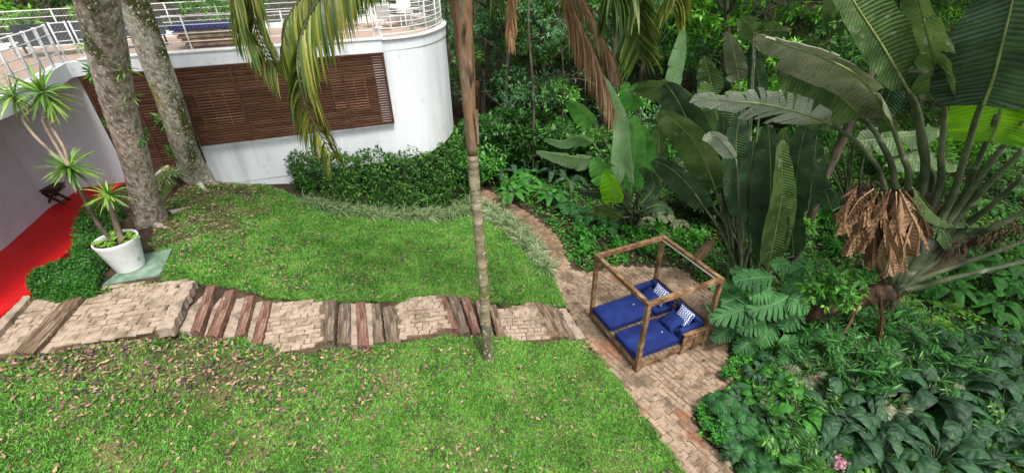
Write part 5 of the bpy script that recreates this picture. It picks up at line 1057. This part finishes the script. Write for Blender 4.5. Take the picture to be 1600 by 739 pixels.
# ------------------------------------------------------------------ banana clump in the middle
bs = G(990, 352); bn = thing('banana_plant', 'green banana clump with pale arching leaves right of the dead palm frond', 'banana plant', bs); NL = np.array(bs)
bl = [([(930, 250), (905, 248), (875, 243), (838, 236)], 12.3, .4, 'bl_pale', .9, 4), ([(928, 225), (905, 215), (880, 222), (850, 217)], 12.7, .3, 'bl_pale', .9, 5), ([(932, 195), (915, 180), (900, 165), (884, 158)], 12.9, .34, 'bl_green', .6, 2),
    ([(960, 300), (968, 250), (972, 200), (955, 150), (940, 118)], 12.4, .3, 'bl_pale', .3, 3), ([(985, 310), (990, 260), (992, 215), (990, 180)], 12.3, .36, 'bl_green', 0, 2), ([(1000, 300), (1008, 260), (1008, 220), (1003, 195)], 12.5, .36, 'bl_green', .1, 3),
    ([(1015, 310), (1022, 270), (1030, 230), (1028, 195)], 12.8, .4, 'bl_olive', .2, 4), ([(950, 290), (938, 262), (925, 245)], 12.2, .4, 'bl_green', .4, 4), ([(962, 320), (955, 290), (945, 268)], 12.0, .36, 'bl_bright', .3, 3),
    ([(1000, 320), (1020, 295), (1018, 275), (1000, 262)], 11.9, .3, 'bl_dark', .5, 8), ([(990, 290), (985, 265), (982, 240), (984, 222)], 12.0, .22, 'bl_pale', .9, 10), ([(1040, 180), (1050, 130), (1062, 80), (1068, 45)], 12.6, .26, 'bl_pale', .1, 3),
    ([(985, 330), (960, 305), (930, 300), (905, 300)], 12.2, .3, 'bl_dark', .9, 5), ([(975, 340), (940, 325), (915, 335)], 11.9, .3, 'bl_olive', 1., 5), ([(1000, 330), (1030, 320), (1052, 332)], 12.0, .3, 'bl_dark', .9, 5), ([(1050, 270), (1075, 240), (1090, 200)], 12.6, .4, 'bl_olive', .3, 4), ([(1035, 260), (1010, 220), (1000, 200)], 13, .4, 'bl_olive', .3, 4), ([(1000, 170), (985, 150), (975, 128)], 12.9, .34, 'bl_green', .2, 3)]
for i, (px, y, W_, mt, tl, lb) in enumerate(bl):
    mid = [PY(u, v, y) for j, (u, v) in enumerate(px)]; s0 = bs + np.array([rng.normal(0, .22), rng.normal(0, .15), -.02])
    if i == 11: s0 = bs + [.8, .3, 0]
    leaf_obj(bn, NL, mid, W_, mt, petiole=[s0, (s0 + mid[0]) / 2 + [.05, 0, .15], mid[0]], pr=(.05, .02), n=24, nk=5, lobes=lb, vary=.07, tilt=tl, droop=.2, fold=.15, seed=i + 90, ribr=.014)
for k in range(6):
    s0 = bs + np.array([rng.normal(0, .3), rng.normal(0, .15), -.05]); mb = MB(); mb.tube(catmull([s0, s0 + [.02, 0, .9], s0 + [rng.normal(0, .1), 0, 1.7]], 12) - NL, np.linspace(.08, .045, 12), 9); mb.build('stem', M['petiole'], bn, True)

# ------------------------------------------------------------------ monstera, vine, undergrowth
def mons(root, loc, mid, W, tilt=.2, mt='monst', seed=0, lobes=9):
    mb = MB(); mid = [np.asarray(p, float) - loc for p in mid]; big_leaf(mb, mid, W, up=nrm(CAM - (sum(mid) / len(mid) + loc)) * .7 + [0, 0, .5], tilt=tilt, lobes=lobes, gap=.46, sweep=.16, prof='heart', n=26, nk=6, vary=.05, droop=.22, fold=.12, seed=seed, ribr=.008)
    return mb.build('leaf', [M[mt], M['rib'], M['petiole']], root, True)
ms = thing('monstera', 'monstera with big deeply cut leaves spilling over the corner of the daybed', 'monstera', at(6.6, 8.2)); MS = np.array(ms.location)
for i, (px, y, W_) in enumerate([([(1210, 432), (1180, 434), (1146, 440)], 8.3, .36), ([(1232, 462), (1212, 474), (1168, 488)], 8.0, .42), ([(1186, 478), (1160, 484), (1108, 500)], 8.0, .4), ([(1158, 446), (1136, 448), (1110, 452)], 8.6, .3), ([(1180, 530), (1168, 536), (1148, 552)], 7.9, .3), ([(1250, 432), (1245, 440), (1228, 462)], 8.5, .34), ([(1225, 522), (1232, 532), (1246, 556)], 7.8, .3), ([(1215, 505), (1200, 520), (1186, 540)], 8.0, .28), ([(1270, 412), (1255, 416), (1232, 424)], 8.7, .3), ([(1150, 505), (1130, 520), (1112, 532)], 8.1, .26), ([(1232, 466), (1245, 470), (1264, 486)], 7.9, .34), ([(1165, 462), (1150, 466), (1128, 474)], 8.3, .3), ([(1205, 450), (1195, 456), (1170, 466)], 8.2, .3), ([(1240, 480), (1238, 495), (1222, 515)], 8.0, .32), ([(1196, 500), (1180, 506), (1150, 515)], 8.0, .32), ([(1140, 470), (1125, 476), (1104, 482)], 8.4, .28), ([(1262, 450), (1272, 460), (1290, 470)], 8.3, .28), ([(1215, 540), (1205, 552), (1190, 566)], 7.8, .28), ([(1240, 415), (1225, 412), (1205, 415)], 8.7, .28), ([(1170, 430), (1158, 425), (1140, 424)], 8.8, .26)]):
    y -= .55; W_ *= .88; mid = [PY(u, v, y - .12 * j) for j, (u, v) in enumerate(px)]; mons(ms, MS, mid, W_, .1, seed=i + 5)
    mb = MB(); s0 = MS + [rr.gauss(0, .2), rr.gauss(0, .2), .1]; mb.tube(catmull([s0, (s0 + mid[0]) / 2 + [0, 0, .25], mid[0]], 10) - MS, np.linspace(.014, .009, 10), 6); mb.build('leaf_stalk', M['petiole'], ms, True)
vn = make_bush('leafy vine with lime green and yellow leaves climbing the leaning palm trunk', 'vine', .62, .9, 420, .17, .075, 'fol_mid', 61, LEAF, None, 'climbing_vine', 9, 5); p = PY(1300, 462, 7.4); vn.location = tuple(p - [0, 0, .2])
mb = MB(); crown_leaves(mb, [(-.4, -.1, .3), (.2, -.1, .5), (.5, 0, .1)], [.35, .3, .3], 130, .15, .07, whorl=5); mb.build('young_leaves', M['cover_lime'], vn)

def gen_plant(label, cat, name, n, H, LL, W, mt, group, seed, prof='paddle', lobes=2, gap=0., spread=.9, arch=.5, n_=12, nk=3, pet_=.4, vary=.05, fold=.15):
    r_ = np.random.default_rng(seed); root = thing(name, label, cat, (0, 0, -50), 0, group)
    for k in range(n):
        a = k * 2.4 + r_.normal(0, .3); e = spread * r_.uniform(.5, 1.1); d = np.array([math.cos(a), math.sin(a), 0]); L = LL * r_.uniform(.75, 1.1); h = H * r_.uniform(.7, 1.1)
        b = d * h * e * pet_ + [0, 0, h]; m_ = b + d * L * .5 * (.5 + e * .5) + [0, 0, L * .25 * (1 - e * .3)]; t_ = b + d * L * .95 + [0, 0, L * (.1 - arch * e)]
        mb = MB(); big_leaf(mb, [b, m_, t_], W, up=(0, 0, 1), prof=prof, lobes=lobes, gap=gap, n=n_, nk=nk, vary=vary, droop=.35, fold=fold, seed=seed * 50 + k, ribr=.005)
        mb.tube(catmull([(0, 0, -.05), d * h * .15 + [0, 0, h * .55], b], 6), np.linspace(.014, .008, 6), 5, m=2); mb.build('leaf', [M[mt], M['rib2'], M['petiole']], root, True)
    return root
def fern(label, n, L, mt, group, seed):
    r_ = np.random.default_rng(seed); root = thing('fern', label, 'fern', (0, 0, -50), 0, group)
    for k in range(n):
        a = k * 2.4 + r_.normal(0, .3); d = np.array([math.cos(a), math.sin(a), 0]); mid = catmull([(0, 0, 0), d * L * .35 + [0, 0, L * .45], d * L * .75 + [0, 0, L * .5], d * L + [0, 0, L * .25]], 30)
        mb = MB(); mb.tube(mid, .005, 4, m=1); t = np.repeat(np.linspace(.12, .99, 26), 2); s = np.tile([1, -1], 26); i = (t * 29).astype(int); Tn = nrm(np.gradient(mid, axis=0))[i]; sd_ = np.cross(Tn, [0, 0, 1.]) * s[:, None]
        mb.inst(*LANCE, mid[i], sd_ + Tn * .25, np.cross(Tn, sd_ * s[:, None]) + [0, 0, .01], L * .26 * np.sin(PI * np.clip(t * .85 + .15, 0, 1)) ** .7, L * .035); mb.build('frond', [M[mt], M['petiole']], root)
    return root
def ginger(label, n, H, L, W, mt, group, seed, name='ginger_plant', cat='leafy plant'):
    r_ = np.random.default_rng(seed); root = thing(name, label, cat, (0, 0, -50), 0, group)
    ms_, ml = MB(), MB()
    for k in range(n):
        a = r_.uniform(0, 6.28); d = np.array([math.cos(a), math.sin(a), 0]); h = H * r_.uniform(.6, 1.1); b0 = d * r_.uniform(0, .18); st_ = catmull([b0, b0 + d * .12 + [0, 0, h * .6], b0 + d * .45 * h + [0, 0, h]], 12)
        ms_.tube(st_, np.linspace(.009, .004, 12), 4); i = np.repeat(np.arange(3, 12), 2); s = np.tile([1, -1], 9); Tn = nrm(np.gradient(st_, axis=0))[i]; sd_ = nrm(np.cross(Tn, [0, .1, 1.])) * s[:, None]
        ml.inst(*LANCE, st_[i], sd_ * .8 + Tn * .6 + r_.normal(0, .15, (18, 3)) + [0, 0, -.1], np.array([0, 0, 1.]) + r_.normal(0, .25, (18, 3)), L * r_.uniform(.7, 1.1, 18), W)
    ms_.build('stem', M['petiole'], root); ml.build('leaves', M[mt], root); return root
UG = 'plants of the thicket right of the paving'
pa = gen_plant('x', 'leafy plant', 'calathea', 9, .45, .55, .12, 'und_green', UG, 71, 'oval', 2)
pb_ = gen_plant('x', 'leafy plant', 'banana_seedling', 7, .6, .75, .15, 'und_dark', UG, 72, 'paddle', 4, vary=.08)
pc_ = gen_plant('x', 'leafy plant', 'philodendron', 9, .4, .42, .2, 'monst', UG, 73, 'heart', 7, .35, nk=4, n_=16)
pd = gen_plant('x', 'leafy plant', 'peace_lily', 14, .3, .3, .055, 'und_dark', UG, 74, 'lance', 1)
pe = ginger('x', 10, .9, .24, .035, 'fol_ginger', UG, 75); pf = ginger('x', 12, .6, .16, .03, 'fol_dark', UG, 76)
pg = fern('x', 9, .6, 'cover_lime', UG, 77); ph_ = fern('x', 10, .6, 'fol_mid', UG, 78)
pi_ = make_bush('x', 'leafy plant', .45, .55, 260, .15, .08, 'cover', 79, LEAF, UG, 'leafy_bush', 6); pj = gen_plant('x', 'leafy plant', 'grey_broadleaf', 8, .35, .32, .13, 'bl_grey', UG, 80, 'oval', 1)
def place(px, proto, lab, sc=(.8, 1.15), dz=0):
    out = []
    for (u, v) in px: p = G(u, v); out.append(((p[0], p[1], p[2] + dz), rr.uniform(0, 6.28), rr.uniform(*sc), lab))
    put(proto, out)
def jitter(u0, v0, u1, v1, n): return [(rr.uniform(u0, u1), rr.uniform(v0, v1)) for _ in range(n)]
place(jitter(1310, 500, 1500, 620, 11) + jitter(1240, 540, 1330, 640, 4), pe, 'bamboo-like plant with narrow glossy leaves mid thicket')
place(jitter(1200, 560, 1380, 739, 18) + jitter(1400, 600, 1600, 739, 8), pf, 'low dark plant with small narrow leaves in the thicket')
place([(1330, 700), (1375, 690), (1362, 730), (1290, 660)], pb_, 'dark plant with broad ribbed leaves right of the pink flower', (.8, 1))
place([(1440, 640), (1500, 600), (1590, 700), (1560, 650), (1530, 720), (1450, 735), (1600, 620), (1480, 560), (1560, 560)], pb_, 'dark banana-like plant with ribbed leaves at the bottom right', (.75, 1.1))
place([(1540, 490), (1470, 470), (1530, 450), (1590, 470), (1560, 430)], pa, 'plant with upright bright oval leaves below the traveller palm stalks', (.9, 1.2))
place([(1210, 605), (1245, 610), (1265, 640), (1235, 690), (1180, 640)], pa, 'light green oval-leaved plant near the paving edge', (.5, .8))
place([(1120, 640), (1170, 700), (1200, 735), (1155, 620), (1250, 725), (1215, 655), (1160, 660), (1190, 690)], pc_, 'cut-leaved philodendron at the edge of the paving', (.5, .75))
place(jitter(1130, 590, 1330, 739, 16) + jitter(1150, 540, 1300, 600, 8), pd, 'tuft of dark lance-shaped leaves between the paving and the pink flower', (.7, 1))
place([(1390, 720), (1345, 735), (1405, 665)], pg, 'lime green fern at the bottom of the thicket', (.6, .8)); place(jitter(1280, 600, 1560, 739, 9), ph_, 'mid green fern half hidden in the lower thicket', (.7, 1))
place([(1095, 650), (1105, 670), (1120, 690), (1135, 712), (1165, 600), (1150, 575), (1135, 590), (1160, 560), (1145, 625)], pi_, 'leafy green clump spilling over the edge of the paving', (.4, .65))
place([(1250, 560), (1270, 585), (1300, 575), (1240, 590), (1265, 670), (1288, 640)], pj, 'plant with greyish rounded leaves in the middle of the thicket', (.8, 1.05))
place(jitter(1130, 500, 1260, 560, 8), pf, 'low dark plant under the monstera leaves')
place([(800, 318), (815, 308), (830, 300), (845, 312), (860, 322), (822, 285), (798, 295)], pa, 'strap-leaved green plant along the right side of the winding path', (.8, 1.2))
place([(905, 345), (930, 350), (885, 335), (950, 365), (870, 318)], pc_, 'dark cut-leaved philodendron beside the winding path', (.9, 1.2))
place([(935, 372), (965, 392), (990, 375), (1010, 398), (1040, 385), (1060, 402), (1020, 365), (915, 395), (905, 372), (1075, 385)], pi_, 'leafy green clump between the winding path and the daybed', (.7, 1.05))
place([(1010, 360), (1035, 350), (1060, 360)], pj, 'whorled pale plant behind the top corner of the daybed canopy', (.9, 1.1))
place([(780, 285), (800, 275), (770, 262), (840, 270), (865, 285), (890, 300)], pb_, 'young banana-like plant at the foot of the dark wood', (.8, 1.1))
place([(1300, 400), (1330, 380), (1280, 350), (1310, 330), (1420, 420), (1500, 400), (1560, 400), (1470, 300), (1540, 280)], pi_, 'bright leafy clump on the slope behind the traveller palm', (.7, 1.1))
place([(1530, 330), (1590, 310), (1430, 380), (1575, 250)], ph_, 'fern on the slope behind the traveller palm stalks', (.7, 1))
place([(1340, 600), (1405, 590), (1460, 610), (1310, 650), (1420, 540), (1380, 650), (1345, 560), (1250, 600)], pj, 'dull broad grey-green plant in the dim thicket', (1., 1.4))
place([(1270, 560), (1300, 600), (1350, 640), (1430, 690), (1230, 575), (1500, 660), (1400, 560), (1520, 580)], pc_, 'dark cut-leaved plant deep in the thicket', (.9, 1.3))
place(jitter(1150, 580, 1330, 735, 7) + jitter(1400, 480, 1590, 600, 6), pg, 'lime green fern among the darker plants', (.5, .8))
place([(1330, 620), (1470, 540), (1240, 660), (1210, 715), (1385, 600), (1550, 500)], pa, 'fresh green oval-leaved plant in the thicket', (.7, 1.1))
place([(1135, 655), (1175, 680), (1150, 700), (1225, 610), (1195, 575), (1260, 690), (1290, 620), (1180, 735), (1310, 690), (1235, 715)], pc_, 'glossy split-leaved philodendron spilling towards the paving', (.65, .95))
pk = gen_plant('x', 'leafy plant', 'lance_leaved_plant', 9, .5, .72, .085, 'und_dark', UG, 85, 'oval', 3, spread=1.1, arch=.35, n_=14)
place([(1545, 690), (1350, 690), (1455, 735), (1590, 610), (1420, 640), (1500, 570)], pk, 'rosette of long grey-green lance leaves in the lower right thicket', (.9, 1.25))
# a big spreading tree whose crown shades the thicket from above
sh = make_tree('broad forest tree spreading its crown over the thicket, its trunk right of the view', 'tree', 15, 4.6, 16000, .24, .1, 'fol_mid', .3, 91, .62, FG, lean=.1); sh.location = at(15, 5.0)
sh2 = dup(sh, at(17.5, 11), 2, 1.05, 'second broad forest tree right of the view above the slope')
# pink flower spike
p = G(1290, 757); fw = thing('flower', 'hanging pink flower cluster at the bottom of the thicket', 'flower', p); FW = np.array(p)
mb = MB(); top = np.array([0, 0, .75]); mb.tube(catmull([(.1, .1, 0), (.05, .1, .55), top], 8), .008, 5); mb.build('stem', M['petiole'], fw, True)
mb = MB(); k = 130; c_ = top + np.c_[rng.normal(0, .05, k), rng.normal(0, .04, k), -rng.uniform(.0, .2, k)]; mb.inst(*LEAF, c_, rdir(k) + [0, 0, -.4], rdir(k), .05, .03); mb.build('petals', M['pink'], fw)
for (u, v) in ((1282, 596), (1262, 620)):
    p = G(u, v); o = thing('flower', 'small dull pink berry spike deeper in the thicket, %s' % ('upper one' if v < 600 else 'lower one'), 'flower', p); mb = MB(); mb.tube([(0, 0, 0), (0, 0, .55)], .006, 5); mb.build('stem', M['petiole'], o); mb = MB(); k = 60; mb.inst(*LEAF, np.c_[rng.normal(0, .05, k), rng.normal(0, .03, k), .5 + rng.uniform(0, .12, k)], rdir(k), rdir(k), .03, .025); mb.build('berries', mat('berry', ['#6d3f4c', '#9a5f6e'], .6, 5), o)
# unused prototypes never appear
for o in list(COL.objects):
    if o.parent is None and o.location.z < -40:
        for c in list(o.children):
            for g in list(c.children): bpy.data.objects.remove(g)
            bpy.data.objects.remove(c)
        bpy.data.objects.remove(o)
